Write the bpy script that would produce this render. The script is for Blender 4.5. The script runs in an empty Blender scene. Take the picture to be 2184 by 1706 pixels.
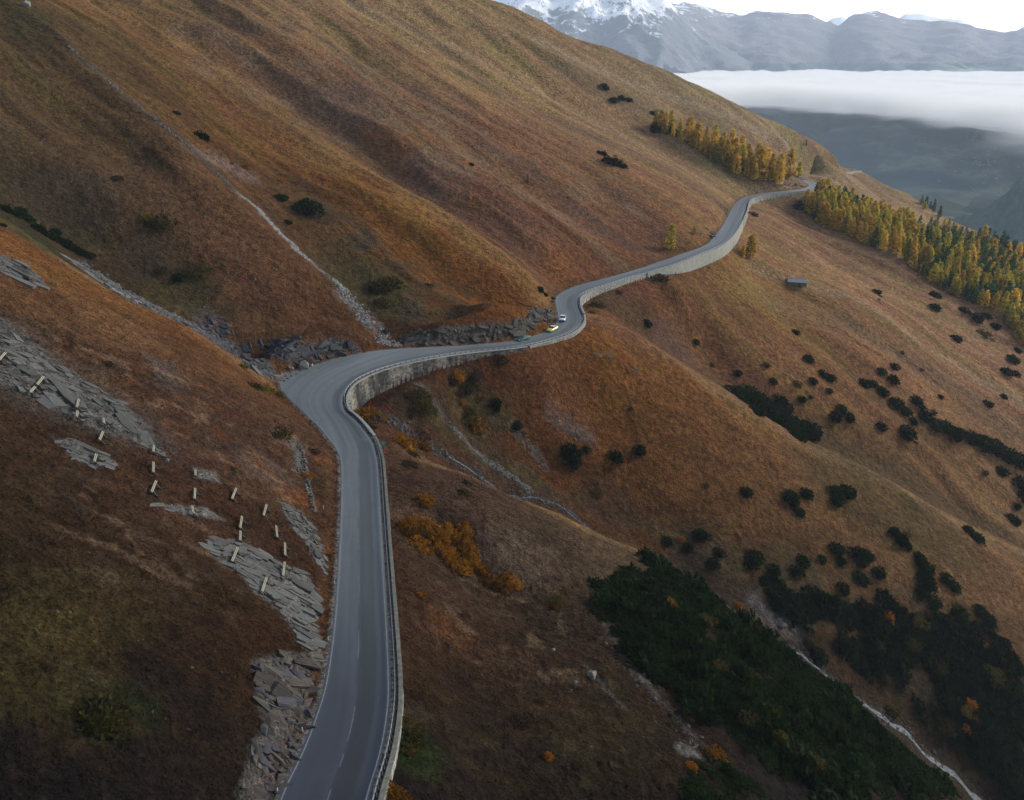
import bpy, math, random
import numpy as np
from mathutils import Vector, Matrix
random.seed(7); np.random.seed(7)
SC=bpy.context.scene
COL=SC.collection

# ---------------------------------------------------------------- camera
HORIZ=120.0; F=1682.0; PITCH=math.atan((853-HORIZ)/F)      # 2184 x 1706 units across the frame
CP,SP=math.cos(PITCH),math.sin(PITCH)
cam_d=bpy.data.cameras.new("camera"); cam=bpy.data.objects.new("camera",cam_d); COL.objects.link(cam)
cam.location=(0,0,0); cam.rotation_euler=(math.pi/2-PITCH,0,0)
cam_d.sensor_fit='HORIZONTAL'; cam_d.sensor_width=36.0; cam_d.lens=36.0*F/2184.0
cam_d.clip_start=1.0; cam_d.clip_end=90000.0
SC.camera=cam
# ---------------------------------------------------------------- sky, sun, exposure
SUN_EL=math.radians(22.0); SUN_AZ=math.radians(64.0)         # azimuth measured from +Y towards +X
world=bpy.data.worlds.new("World"); SC.world=world; world.use_nodes=True
wn=world.node_tree; bg=wn.nodes['Background']
sky=wn.nodes.new('ShaderNodeTexSky'); sky.sky_type='NISHITA'; sky.sun_disc=False
sky.sun_elevation=SUN_EL; sky.sun_rotation=SUN_AZ; sky.altitude=2000.0
sky.air_density=1.0; sky.dust_density=3.0; sky.ozone_density=1.0
hsw=wn.nodes.new('ShaderNodeHueSaturation'); hsw.inputs['Saturation'].default_value=.62; wn.links.new(sky.outputs[0],hsw.inputs['Color']); wn.links.new(hsw.outputs[0],bg.inputs[0]); bg.inputs[1].default_value=0.075
sun_d=bpy.data.lights.new("sun",'SUN'); sun=bpy.data.objects.new("sun",sun_d); COL.objects.link(sun)
sun_d.energy=1.5; sun_d.angle=math.radians(18.0); sun_d.color=(1.0,0.90,0.76)
sdir=Vector((math.sin(SUN_AZ)*math.cos(SUN_EL),math.cos(SUN_AZ)*math.cos(SUN_EL),math.sin(SUN_EL)))
sun.rotation_euler=sdir.to_track_quat('Z','Y').to_euler(); sun.location=(0,0,50)
vs=SC.view_settings; vs.view_transform='Standard'; vs.look='None'; vs.gamma=1.0; vs.use_curve_mapping=False
vs.exposure=2.1
ALB=.58; KA=.62    # KA: real-world level of the base colours
cy=SC.cycles; SC.render.engine='CYCLES'
cy.use_denoising=True; cy.max_bounces=6; cy.diffuse_bounces=3; cy.glossy_bounces=2; cy.transmission_bounces=2
cy.volume_bounces=1; cy.use_adaptive_sampling=True; cy.adaptive_threshold=0.01
cy.caustics_reflective=False; cy.caustics_refractive=False

# ---------------------------------------------------------------- helpers
def ray(px,py):
    u=(px-1092)/F; v=(853-py)/F
    return u,CP+v*SP,-SP+v*CP
def atY(px,py,Y):
    a,b,c=ray(px,py); return (a/b*Y,float(Y),c/b*Y)
def atZ(px,py,Z):
    a,b,c=ray(px,py); k=Z/c; return (a*k,b*k,float(Z))
def _h(ix,iy,seed):
    n=(ix.astype(np.int64)*374761393+iy.astype(np.int64)*668265263+seed*974634777)&0xffffffff
    n=((n^(n>>13))*1274126177)&0xffffffff
    return (n^(n>>16))&0xffffffff
def noise2(x,y,seed=0):
    x=np.asarray(x,float); y=np.asarray(y,float)
    x0=np.floor(x); y0=np.floor(y); fx=x-x0; fy=y-y0
    u=fx*fx*fx*(fx*(fx*6-15)+10); v=fy*fy*fy*(fy*(fy*6-15)+10)
    def g(ix,iy,dx,dy):
        a=_h(ix,iy,seed)*(2*math.pi/4294967296.0)
        return np.cos(a)*dx+np.sin(a)*dy
    n00=g(x0,y0,fx,fy); n10=g(x0+1,y0,fx-1,fy); n01=g(x0,y0+1,fx,fy-1); n11=g(x0+1,y0+1,fx-1,fy-1)
    return 1.5*((n00*(1-u)+n10*u)*(1-v)+(n01*(1-u)+n11*u)*v)
def fbm(x,y,oct=4,seed=0,gain=.5):
    s=0;a=1;t=0
    for o in range(oct):
        s=s+a*noise2(x*2**o,y*2**o,seed+o*17); t+=a; a*=gain
    return s/t
def sstep(a,b,x):
    t=np.clip((x-a)/(b-a),0,1); return t*t*(3-2*t)
def mesh(name,V,Fc,mats,parent=None,smooth=False,fm=None):
    me=bpy.data.meshes.new(name)
    V=np.asarray(V,np.float32)
    if isinstance(Fc,np.ndarray) and Fc.ndim==2:
        k=Fc.shape[1]; nf=len(Fc)
        me.vertices.add(len(V)); me.vertices.foreach_set('co',V.ravel())
        me.loops.add(nf*k); me.loops.foreach_set('vertex_index',Fc.astype(np.int32).ravel())
        me.polygons.add(nf); me.polygons.foreach_set('loop_start',np.arange(0,nf*k,k,dtype=np.int32))
        me.polygons.foreach_set('loop_total',np.full(nf,k,np.int32))
        me.update(calc_edges=True)
    else:
        me.from_pydata([tuple(map(float,v)) for v in V],[],[tuple(map(int,f)) for f in Fc]); me.update()
    if not isinstance(mats,(list,tuple)): mats=[mats]
    for m in mats:
        if m is not None: me.materials.append(m)
    if fm is not None: me.polygons.foreach_set('material_index',np.asarray(fm,np.int32))
    if smooth: me.polygons.foreach_set('use_smooth',np.ones(len(me.polygons),bool))
    return me
def obj(name,me,parent=None,loc=None,rot=None,scale=None):
    o=bpy.data.objects.new(name,me); COL.objects.link(o)
    if parent is not None: o.parent=parent
    if loc is not None: o.location=loc
    if rot is not None: o.rotation_euler=rot
    if scale is not None: o.scale=scale
    return o
def tag(o,label=None,cat=None,group=None,kind=None):
    if label: o['label']=label
    if cat: o['category']=cat
    if group: o['group']=group
    if kind: o['kind']=kind
    return o
def empty(name,loc,label,cat,group=None,rot=(0,0,0)):
    o=bpy.data.objects.new(name,None); COL.objects.link(o); o.location=loc; o.rotation_euler=rot
    o.empty_display_size=.3
    return tag(o,label,cat,group)
class MB:
    """collects boxes / tubes into one mesh"""
    def __init__(s): s.v=[];s.f=[];s.m=[]
    def add(s,v,f,mi=0):
        b=len(s.v); s.v+= [tuple(x) for x in v]; s.f+=[tuple(i+b for i in q) for q in f]; s.m+=[mi]*len(f)
    def box(s,c,d,ax=None,mi=0,taper=1.0):
        X,Y,Z=ax if ax else (Vector((1,0,0)),Vector((0,1,0)),Vector((0,0,1)))
        c=Vector(c); v=[]
        for k in (-1,1):
            t=taper if k>0 else 1.0
            for i,j in ((-1,-1),(1,-1),(1,1),(-1,1)):
                v.append(c+X*(i*d[0]/2*t)+Y*(j*d[1]/2*t)+Z*(k*d[2]/2))
        s.add(v,[(3,2,1,0),(4,5,6,7),(0,1,5,4),(1,2,6,5),(2,3,7,6),(3,0,4,7)],mi)
    def bar(s,a,b,w,h=None,mi=0,up=(0,0,1)):
        a=Vector(a);b=Vector(b);h=h or w
        Z=(b-a); L=Z.length; Z.normalize(); u=Vector(up)
        if abs(Z.dot(u))>.95: u=Vector((1,0,0))
        X=u.cross(Z).normalized(); Y=Z.cross(X)
        s.box((a+b)/2,(w,h,L),(X,Y,Z),mi)
    def tube(s,a,b,r0,r1,n=8,mi=0,cap=True):
        a=Vector(a);b=Vector(b); Z=(b-a).normalized(); u=Vector((0,0,1))
        if abs(Z.dot(u))>.95: u=Vector((1,0,0))
        X=u.cross(Z).normalized(); Y=Z.cross(X); v=[]
        for p,r in ((a,r0),(b,r1)):
            for i in range(n):
                t=2*math.pi*i/n; v.append(p+X*(r*math.cos(t))+Y*(r*math.sin(t)))
        f=[(i,(i+1)%n,n+(i+1)%n,n+i) for i in range(n)]
        if cap: f+= [tuple(range(n-1,-1,-1)),tuple(range(n,2*n))]
        s.add(v,f,mi)
    def mesh(s,name,mats,smooth=False): return mesh(name,s.v,s.f,mats,smooth=smooth,fm=s.m)
    def build(s,name,mats,parent=None,smooth=False,**k): return obj(name,s.mesh(name,mats,smooth),parent,**k)
# node material helper
def newmat(name,rough=.9,spec=.2):
    m=bpy.data.materials.new(name); m.use_nodes=True; nt=m.node_tree; b=nt.nodes['Principled BSDF']
    b.inputs['Roughness'].default_value=rough; b.inputs['Specular IOR Level'].default_value=spec
    return m,nt,b
def N(nt,t,**k):
    n=nt.nodes.new(t)
    for a,v in k.items():
        if a.startswith('i_'):
            key=a[2:]; key=int(key) if key.isdigit() else key
            n.inputs[key].default_value=v
        else: setattr(n,a,v)
    return n
def simple(name,c,rough=.8,spec=.3,var=.25,scale=3.0,metal=0.0,bump=0.0):
    """one real base colour, broken by procedural grain and wear"""
    m,nt,b=newmat(name,rough,spec); L=nt.links
    tc=N(nt,'ShaderNodeTexCoord'); nz=N(nt,'ShaderNodeTexNoise',i_Scale=scale,i_Detail=5.0,i_Roughness=.65)
    L.new(tc.outputs['Object'],nz.inputs['Vector'])
    mr=N(nt,'ShaderNodeMapRange'); mr.inputs['From Min'].default_value=.3; mr.inputs['From Max'].default_value=.7
    mr.inputs['To Min'].default_value=1-var; mr.inputs['To Max'].default_value=1+var
    L.new(nz.outputs['Fac'],mr.inputs['Value'])
    mx=N(nt,'ShaderNodeVectorMath',operation='MULTIPLY'); mx.inputs[0].default_value=tuple(v*KA for v in c)
    L.new(mr.outputs[0],mx.inputs[1]); L.new(mx.outputs[0],b.inputs['Base Color'])
    b.inputs['Metallic'].default_value=metal
    if bump:
        bp=N(nt,'ShaderNodeBump',i_Strength=bump,i_Distance=.1); L.new(nz.outputs['Fac'],bp.inputs['Height']); L.new(bp.outputs[0],b.inputs['Normal'])
    return m
# ================================================================ ROAD ALIGNMENT (left edge / right edge)
ST=[(594,1703,788,1703),(624,1640,807,1640),(650,1583,821.5,1583),(676,1513,832,1513),(693,1453,833.7,1453),
(708,1355,829.5,1355),(718,1250,823,1250),(726,1109,814,1109),(727.5,994,807,994),(717.6,958.7,803,972),(700,935,795,945),
(682.6,913,782,925),(657,888,767,906),(634,866,751,890),(613,845,738,880),(597,822,732,868),(608,805,730,857),(635,791,731,846),
(668,779.5,735,836),(705,768,743,825),(753,756.6,762,810),(795,749,798.5,793.6),(840,744.4,850,778),(910,741,910,765.5),
(981,737.3,990,753),(1040,733,1050,746.5),(1087,728,1104,741),(1122,721,1140,733),(1150,713,1175,724),(1174,703,1215,710),
(1186,690,1237,691),(1190.5,674,1240,674),(1187,655,1232,655),(1185,639,1232,637),(1190,630,1240,629),(1203,621,1255,621.5),
(1231,609,1275,614.5),(1270,599,1310,603.5),(1315,587,1345,592),(1360,574,1385,580.5),(1414,556,1440,565),(1450,543,1490,544),
(1486,531,1525,530),(1510,520,1548,515),(1525,503,1562,500),(1543,480,1574,482),(1557,453,1588.5,453),(1565,433,1592,438),
(1569,418,1597,428),(1590,413,1610,421.5),(1627,409,1640,416),(1670,405,1680,411.5),(1712,400,1725,406),(1724,393.5,1742,397.5)]
ZP=np.array([(1800,-65.5),(1703,-66),(1450,-69),(1250,-73),(1109,-75.5),(994,-76),(878,-76.5),(800,-77.5),(765,-79),(741,-82),(720,-83.5),(640,-84),(580,-85),(430,-85),(400,-87),(380,-90)])[::-1]
def zroad(py): return float(np.interp(py,ZP[:,0],ZP[:,1]))
Ls=[];Rs=[];PYS=[]
for lx,ly,rx,ry in ST:
    z=zroad(ry); bank=0.35*math.exp(-((ry-722)/22.)**2)
    l=np.array(atZ(lx,ly,z-bank)); r=np.array(atZ(rx,ry,z+bank))
    if ry<440:
        w=np.hypot(*(l-r)[:2]); l=r+(l-r)*min(1,9.0/w)
    Ls.append(l);Rs.append(r);PYS.append(ry)
# run on towards the viewer, beyond the frame
Ls=[np.array((-25,2,-62.)),np.array((-23.8,24,-63.5)),np.array((-22.9,40,-64.7))]+Ls
Rs=[np.array((-17,2,-62.)),np.array((-15.4,24,-63.5)),np.array((-14.2,40,-64.7))]+Rs
PYS=[2100,1950,1800]+PYS
# and on behind the bank at the far end
Ls+= [np.array((222,618,-88.)),np.array((217,636,-89.))]; Rs+= [np.array((231,618,-88.)),np.array((229,640,-89.))]; PYS+=[396,395]
def catmull(P,n):
    P=np.asarray(P,float); Q=np.vstack([2*P[0]-P[1],P,2*P[-1]-P[-2]]); out=[]
    for i in range(1,len(Q)-2):
        p0,p1,p2,p3=Q[i-1],Q[i],Q[i+1],Q[i+2]
        for t in np.arange(n)/n:
            out.append(.5*((2*p1)+(-p0+p2)*t+(2*p0-5*p1+4*p2-p3)*t*t+(-p0+3*p1-3*p2+p3)*t**3))
    out.append(Q[-2]); return np.array(out)
NS=6
RL=catmull(Ls,NS); RR=catmull(Rs,NS); RPY=np.interp(np.arange(len(RL))/NS,np.arange(len(PYS)),PYS)
# light smoothing of both edges
for _ in range(3):
    for A in (RL,RR): A[1:-1]=(A[:-2]+2*A[1:-1]+A[2:])/4
# second piece of road, far off round the hollow
S2=[(1700,381.5,1702,384),(1710,376.5,1712,379.5),(1732,373,1733,375.6),(1755,370.8,1757,373.2),(1772,370.5,1774,373),(1786,371,1788,374.2),(1800,367.8,1804,371),(1815,365.6,1820,367.8),(1830,363.9,1836,365.5)]
Z2=[-93,-93.5,-94,-95,-96,-97,-98,-99,-100]
R2L=[];R2R=[]
for (lx,ly,rx,ry),z in zip(S2,Z2):
    r=np.array(atZ(rx,ry,z)); l=np.array(atZ(lx,ly,z)); w=np.hypot(*(l-r)[:2]); l=r+(l-r)*min(1,9.0/w); R2L.append(l);R2R.append(r)
R2L=catmull(R2L,5);R2R=catmull(R2R,5)
def wall_h(py):   # how far the ground outside the right edge lies below the road
    t=[(380,.8),(406,1.2),(412,2.5),(420,3.5),(440,4),(470,5.5),(500,6.5),(525,6.2),(552,6),(565,4),(580,2.2),(600,2),(620,2.6),(640,4),(660,3.5),(680,1.2),(700,.9),(735,1.0),(748,1.6),(756,3.2),(765,4.2),(778,5),(800,5.8),(820,6.6),(857,6.4),(872,4.5),(890,3),(915,2),(1000,1.6),(2200,1.4)]
    t=np.array(t); return np.interp(py,t[:,0],t[:,1])
# ================================================================ GROUND: control points -> smooth surface
CPT=[]
def C(*pts):      # (px,py,Y) nodes of a ridge, bed or face line; filled in between every few metres
    W=[np.array(atY(*p)) for p in pts]
    CPT.append(W[0])
    for a,b in zip(W[:-1],W[1:]):
        d=np.linalg.norm(b-a); n=max(1,int(d/max(9.,.035*a[1])))
        for k in range(1,n+1): CPT.append(a+(b-a)*k/n)
def CW(*pts):
    for p in pts: CPT.append(np.array(p,float))
# gully with the pale stream down to the bend
G1=[(838,737,222),(805,705,229),(760,660,238),(700,592,249),(640,535,256),(560,460,265),(490,395,274),(400,310,285),(330,255,294),(240,180,308),(150,100,325),(30,10,345)]
C(*G1)
C((0,28,334),(100,90,320),(225,182,300),(325,262,285),(445,378,266),(555,478,255),(640,560,246),(730,680,230),(775,725,219))
C((0,300,242),(150,380,240),(300,450,240),(430,540,234),(560,640,226),(660,715,218))
C((0,150,287),(150,250,277),(300,350,265))
C((120,500,222),(260,590,216),(400,660,213),(520,720,210))
G0=[(0,440,211),(90,505,207),(190,580,206),(300,640,206),(420,700,205),(500,755,205),(560,795,204)]
C(*G0)
S0=[(0,467,190),(53,499,190),(88,527,189),(140,562,188),(190,594,187),(246,628,186),(316,660,185),(404,698.6,184),(471,744,183),(530,785,183),(575,812,182)]
C(*S0)
# big slope beyond the gully
C((1172,660,277),(1130,597,283),(1050,530,297),(900,430,316),(700,320,345),(560,220,370),(400,100,402),(280,15,425))
C((1100,690,262),(900,560,275),(760,440,295),(600,330,325),(430,190,355),(300,80,385))
C((950,700,240),(900,650,246))
C((1187,632,292),(1120,570,306),(1000,478,326),(800,358,352),(640,240,382),(450,70,420))
C((1240,600,312),(1180,540,322),(1060,430,343),(900,330,366),(760,230,395),(560,60,440))
C((1330,575,334),(1240,500,350),(1100,400,372),(950,290,400),(800,180,430),(650,60,470))
C((1420,545,366),(1330,470,385),(1200,360,412),(1050,270,440),(900,150,480),(760,40,520))
C((1500,515,392),(1420,430,420),(1300,350,450),(1150,270,480),(1000,180,515),(850,80,555))
C((1535,460,440),(1560,425,505),(1450,352,532),(1300,277,552),(1150,203,568),(1000,128,580),(850,58,592),(740,0,602))
C((1710,385,606),(1620,345,596),(1500,288,598),(1350,222,604),(1200,142,612),(1050,60,625))
C((1660,388,572),(1600,372,566),(1530,345,566))
C((1790,366,700),(1733,333,675),(1580,265,655),(1416,205,645),(1270,150,640),(1140,85,640),(930,-5,645))
SKY=[(1834.5,364,785),(1806,353,744),(1785,338,741),(1764,326,738),(1743,315,734),(1722,306,730),(1627,253,718),(1536,207,712),(1417,151,706),(1297.6,105.5,700),(1210,81,700),(1139,42,700),(1080,14,700),(1027,0,700),(900,-60,705),(700,-140,705)]
C(*SKY)
C(*[(a,b+30,c+70) for a,b,c in SKY])
C(*[(a,b+90,c+190) for a,b,c in SKY])
C((500,-150,600),(300,-120,500),(100,-90,430),(-100,-60,400))
# right-hand spur from the cars down and right
C((1241,664,276),(1297,689,271),(1350,713,268),(1416,755,265),(1472,794,262),(1542,843,259),(1627,895,256),(1725,950,254),(1803,987,252),(1873,1019,250),(1943,1057,249),(2021,1103,248),(2084,1138,247),(2184,1182,246),(2400,1290,244))
C((1262,660,285),(1320,682,292),(1400,738,296),(1520,820,295),(1627,888,293),(1725,944,291),(1803,982,290),(1873,1013,289),(1943,1052,288),(2021,1098,287),(2184,1175,285),(2400,1280,282))
C((1300,640,300),(1420,690,311),(1500,745,317),(1620,790,314),(1750,850,312),(1900,935,310),(2050,1030,308),(2184,1110,306),(2400,1220,303))
C((1450,620,325),(1560,660,345),(1700,720,350),(1850,790,345),(2000,880,338),(2184,1000,330),(2400,1110,325))
C((1600,590,392),(1700,598,402),(1800,628,401),(1869,660,398),(1961,730,387),(2066,800,379),(2184,862,372),(2400,960,362))
C((1610,510,440),(1720,560,442),(1850,612,438),(2000,680,426),(2184,792,405),(2400,890,395))
C((1620,452,500),(1690,460,530),(1750,481,523),(1838,520,507),(1925,552,492),(1964,580,484),(2031,625,470),(2129,668,455),(2184,726,440),(2400,830,425))
C((1760,420,590),(1850,460,585),(1950,510,578),(2060,560,570),(2184,625,560),(2400,700,545))
C((1834,366,785),(1884,394,772),(1936,415,760),(1964,439,748),(2000,467,735),(2090,505,710),(2184,535,690),(2400,620,660))
C((1780,385,720),(1900,442,715),(2000,500,690),(2150,560,665))
C((1834,410,850),(2000,510,830),(2184,600,800),(2400,680,780))
# stream valley
GB=[(812,884,180),(820,890,180),(893,934,182),(939,969,183),(981,997,184.5),(1034,1029,186),(1069,1047,187),(1122,1061,188),(1175,1078,188),(1220,1096,187),(1262,1131,186),(1400,1218,183),(1600,1322,178),(1720,1410,172),(1850,1510,166),(1980,1610,162),(2080,1700,158),(2300,1880,150)]
C(*GB)
GA=[(893,811,200),(929,860,198),(957,906,197),(999,945,197),(1037,976,197),(1076,1008,196),(1130,1045,193)]
C(*GA)
C((860,870,188),(930,920,189),(1000,980,190.5))                     # rib between the two beds
C((950,800,209),(1000,870,208),(1060,920,207),(1130,990,205),(1250,1070,200))
C((1100,800,222),(1150,880,218),(1220,960,214),(1330,1060,206),(1450,1140,200))
C((1200,790,232),(1280,850,231),(1400,930,227),(1550,1020,222),(1700,1110,217),(1900,1240,208),(2100,1370,200),(2300,1500,192))
C((1500,1190,192),(1650,1270,188),(1800,1370,182),(1950,1480,176),(2150,1620,168))
C((893,980,158),(1006,1018,159),(1069,1050,159.5),(1140,1078,159),(1210,1106,158),(1280,1145,157),(1345,1168,156),(1403,1190,154),(1480,1250,150),(1560,1300,147),(1700,1408,141),(1850,1528,133),(2050,1708,122),(2300,1900,110))
C((1403,1200,172),(1560,1312,164),(1700,1418,156),(1850,1530,148),(2060,1708,141))
# near right-hand slope
C((900,1150,122),(1000,1250,113.6),(1150,1300,113),(1300,1300,117))
C((880,1250,101),(950,1450,83),(1100,1450,89),(1300,1400,102),(1500,1350,121),(1650,1450,116))
C((900,1690,58.5),(1100,1690,65),(1400,1690,70),(1600,1690,76),(1850,1700,94))
C((1250,1560,79),(1450,1560,85),(1700,1600,90))
C((1000,1080,134),(1150,1150,134),(1300,1230,132))
# edge of the road
for i in range(2,len(RL)-1,3):
    z=RR[i][2]; t=RR[min(i+1,len(RR)-1)]-RR[i-1]; n=np.array((t[1],-t[0])); n/=np.hypot(*n)
    CW((RR[i][0]+n[0]*2.6,RR[i][1]+n[1]*2.6,z-wall_h(RPY[i])))
    tl=RL[min(i+1,len(RL)-1)]-RL[i-1]; ln=np.array((-tl[1],tl[0])); ln/=max(1e-6,np.hypot(*ln)); py=RPY[i]
    CW((RL[i][0]+ln[0]*1.2,RL[i][1]+ln[1]*1.2,RL[i][2]+.1))
    h=0
    lpx=1092+F*RL[i][0]/(RL[i][1]*CP-RL[i][2]*SP)
    if RL[i][1]>225 and 930<lpx<1185 and RL[i][1]<268: h=5.5
    if RL[i][1]>195 and RL[i][1]<226 and lpx<790: h=5.0
    if h: CW((RL[i][0]+ln[0]*4.5,RL[i][1]+ln[1]*4.5,RL[i][2]+h))
for i in range(2,len(R2L)-1,3):
    CW(tuple(R2L[i]+np.array((-1,1,.3))),tuple(R2R[i]+np.array((1.5,-1.5,-1.5))))
# near left-hand hillside above the road
for i in range(0,len(RL),5):
    y=RL[i][1]
    if i//NS>12 or y>163: break
    for d,s in ((8,.60),(16,.64),(28,.66),(45,.66),(70,.64),(110,.62),(160,.6)):
        yy=y+.05*d
        if yy<=168: CW((RL[i][0]-d,yy,RL[i][2]+s*d+1.6*float(noise2(yy/17.,d/25.,5))))
CW((-60,-20,-40),(-120,-20,-5),(-25,-20,-61),(10,-20,-80),(40,0,-97),(80,30,-118),(150,60,-160),(200,100,-190),(20,20,-84),(-5,15,-73),(60,60,-107),(-14,-20,-62),(-200,60,45),(-250,150,70),(-230,250,40),(-260,350,50))
CW((600,500,-330),(700,700,-380),(900,900,-520),(500,300,-330),(350,100,-280),(500,980,-330),(700,1200,-480),(350,1150,-300),(0,1200,-160),(-300,1000,40),(-500,600,200),(1000,600,-560),(300,-20,-270))
CPA=np.array(CPT)
# drop near-duplicates
keep=[];cell={}
for i,p in enumerate(CPA):
    k=(round(p[0]/2.2),round(p[1]/2.2))
    if k in cell: continue
    cell[k]=1; keep.append(i)
CPA=CPA[keep]
print('control points',len(CPA))
def solve_rbf(P,c=5.0,lam=0.35):
    d=np.sqrt(((P[:,None,:2]-P[None,:,:2])**2).sum(-1)+c*c)
    n=len(P); A=np.zeros((n+3,n+3)); A[:n,:n]=-d; A[np.arange(n),np.arange(n)]+=lam
    Q=np.c_[np.ones(n),P[:,:2]/100.]; A[:n,n:]=Q; A[n:,:n]=Q.T
    b=np.r_[P[:,2],0,0,0]; return np.linalg.solve(A,b)
WR=solve_rbf(CPA)
GX0,GX1,GY0,GY1,GS=-330.,1020.,-30.,1290.,3.0
gx=np.arange(GX0,GX1+.1,GS); gy=np.arange(GY0,GY1+.1,GS)
HG=np.zeros((len(gy),len(gx)),np.float32)
Pf=CPA.astype(np.float32); Wf=WR.astype(np.float32)
XX=gx.astype(np.float32)
for j,y in enumerate(gy):
    d=np.sqrt((XX[:,None]-Pf[None,:,0])**2+(np.float32(y)-Pf[None,:,1])**2+25.0)
    HG[j]=-(d@Wf[:-3])+Wf[-3]+Wf[-2]*XX/100+Wf[-1]*y/100
def bicubic(G,x,y):
    u=(np.asarray(x,float)-GX0)/GS; v=(np.asarray(y,float)-GY0)/GS
    u=np.clip(u,1,G.shape[1]-3.001); v=np.clip(v,1,G.shape[0]-3.001)
    i=np.floor(u).astype(int); j=np.floor(v).astype(int); a=u-i; b=v-j
    def w(t): return (-.5*t+t*t-.5*t**3, 1-2.5*t*t+1.5*t**3, .5*t+2*t*t-1.5*t**3, -.5*t*t+.5*t**3)
    wa=w(a); wb=w(b); r=0
    for q in range(4):
        row=0
        for p in range(4): row=row+wa[p]*G[j+q-1,i+p-1]
        r=r+wb[q]*row
    return r
# folds and hummocks, running down the fall line
def relief(x,y):
    far=sstep(190,300,y)
    q=.53*x+.85*y; s=-.85*x+.53*y
    wq=q+7*fbm(x/45,y/45,2,11)
    nf=(1-np.abs(noise2(wq/26.,s/150.,3))*2.0)*2.3+ (noise2(wq/9.,s/55.,8))*1.0+noise2(wq/4.0,s/26.,9)*.55+noise2(wq/2.2,s/17.,10)*.28+noise2(wq/55.,s/260.,18)*2.0
    qn=y+.10*x+5*fbm(x/30,y/30,2,21)
    nn=noise2(qn/11.,x/38.,31)*.55+noise2(qn/4.6,x/15.,32)*.25
    far2=sstep(330,480,y)
    rt=sstep(0,60,x-.0*y)*far
    base=nf*far*(1-.45*rt)+nn*(1-far)
    fine=fbm(x/3.2,y/3.2,3,41)*.34+(np.abs(noise2(x/1.5,y/1.9,44))+.6*np.abs(noise2(x/.8,y/1.0,43)))*.26*sstep(190,110,y)
    return base+fine
# ---- distances to the road
def seg_dist(px,py,P):
    """nearest distance, and z at the nearest point of the polyline P"""
    best=np.full(px.shape,1e9); zz=np.zeros(px.shape); idx=np.zeros(px.shape)
    for k,(a,b) in enumerate(zip(P[:-1],P[1:])):
        dx,dy=b[0]-a[0],b[1]-a[1]; L2=dx*dx+dy*dy+1e-9
        t=np.clip(((px-a[0])*dx+(py-a[1])*dy)/L2,0,1)
        d=(px-a[0]-t*dx)**2+(py-a[1]-t*dy)**2
        m=d<best; best=np.where(m,d,best); zz=np.where(m,a[2]+t*(b[2]-a[2]),zz); idx=np.where(m,k+t,idx)
    return np.sqrt(best),zz,idx
def inside(px,py,P):
    c=np.zeros(px.shape,bool); n=len(P)
    for i in range(n):
        x1,y1=P[i][:2]; x2,y2=P[(i+1)%n][:2]
        if y1==y2: continue
        m=((y1>py)!=(y2>py))&(px<(x2-x1)*(py-y1)/(y2-y1)+x1)
        c^=m
    return c
ROADPOLY=np.vstack([RL,RR[::-1]]); ROAD2POLY=np.vstack([R2L,R2R[::-1]])
SHO=1.15
def carve(x,y,z,rel):
    """cut the roads into ground heights z"""
    z=np.array(z,float); z=z.copy(); tot=z+rel
    for (A,B,POLY,box) in ((RL,RR,ROADPOLY,(-90,260,-30,660)),(R2L,R2R,ROAD2POLY,(150,420,500,830))):
        m=(x>box[0])&(x<box[1])&(y>box[2])&(y<box[3])
        m2=np.zeros(m.shape,bool)
        c=(A[::3]+B[::3])/2
        xi=x[m]; yi=y[m]; near=np.zeros(xi.shape,bool)
        for p in c: near|=((xi-p[0])**2+(yi-p[1])**2)<34**2
        m2[m]=near; m=m2
        xi=x[m]; yi=y[m]; zi=z[m]; ri=rel[m]
        if len(xi)==0: continue
        dl,zl,il=seg_dist(xi,yi,A); dr,zr,ir=seg_dist(xi,yi,B); ins=inside(xi,yi,POLY)
        zr_in=(zl*dr+zr*dl)/(dl+dr+1e-6)
        zi=zi+ri*(.12+.88*sstep(2,24,np.minimum(dl,dr)))
        out=zi.copy()
        left=(~ins)&(dl<dr); right=(~ins)&(dl>=dr)
        fl=sstep(.9,3.0,dl); out=np.where(left,(zl-.03)*(1-fl)+zi*fl,out)
        # right: flat verge under the kerb, then drop
        tt=np.minimum(zi,zr-.35-.25*np.clip(dr-SHO,0,8)); tt=np.where(dr>9,zi,tt*(1-sstep(5,9,dr))+zi*sstep(5,9,dr))
        out=np.where(right,np.where(dr<SHO,zr-.05,tt),out)
        out=np.where(ins,zr_in-.12,out)
        tot[m]=out
    return tot
def ground(x,y):
    x=np.atleast_1d(np.asarray(x,float)); y=np.atleast_1d(np.asarray(y,float))
    return carve(x,y,bicubic(HG,x,y),relief(x,y))
# ---- polar ground mesh
NA,NR=1020,860
az=np.radians(np.linspace(-47,47,NA)); rr=np.exp(np.linspace(math.log(20),math.log(1230),NR))
AZ,RRG=np.meshgrid(az,rr)
TX=(np.sin(AZ)*RRG).ravel(); TY=(np.cos(AZ)*RRG).ravel()
TZ=ground(TX,TY)
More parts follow.
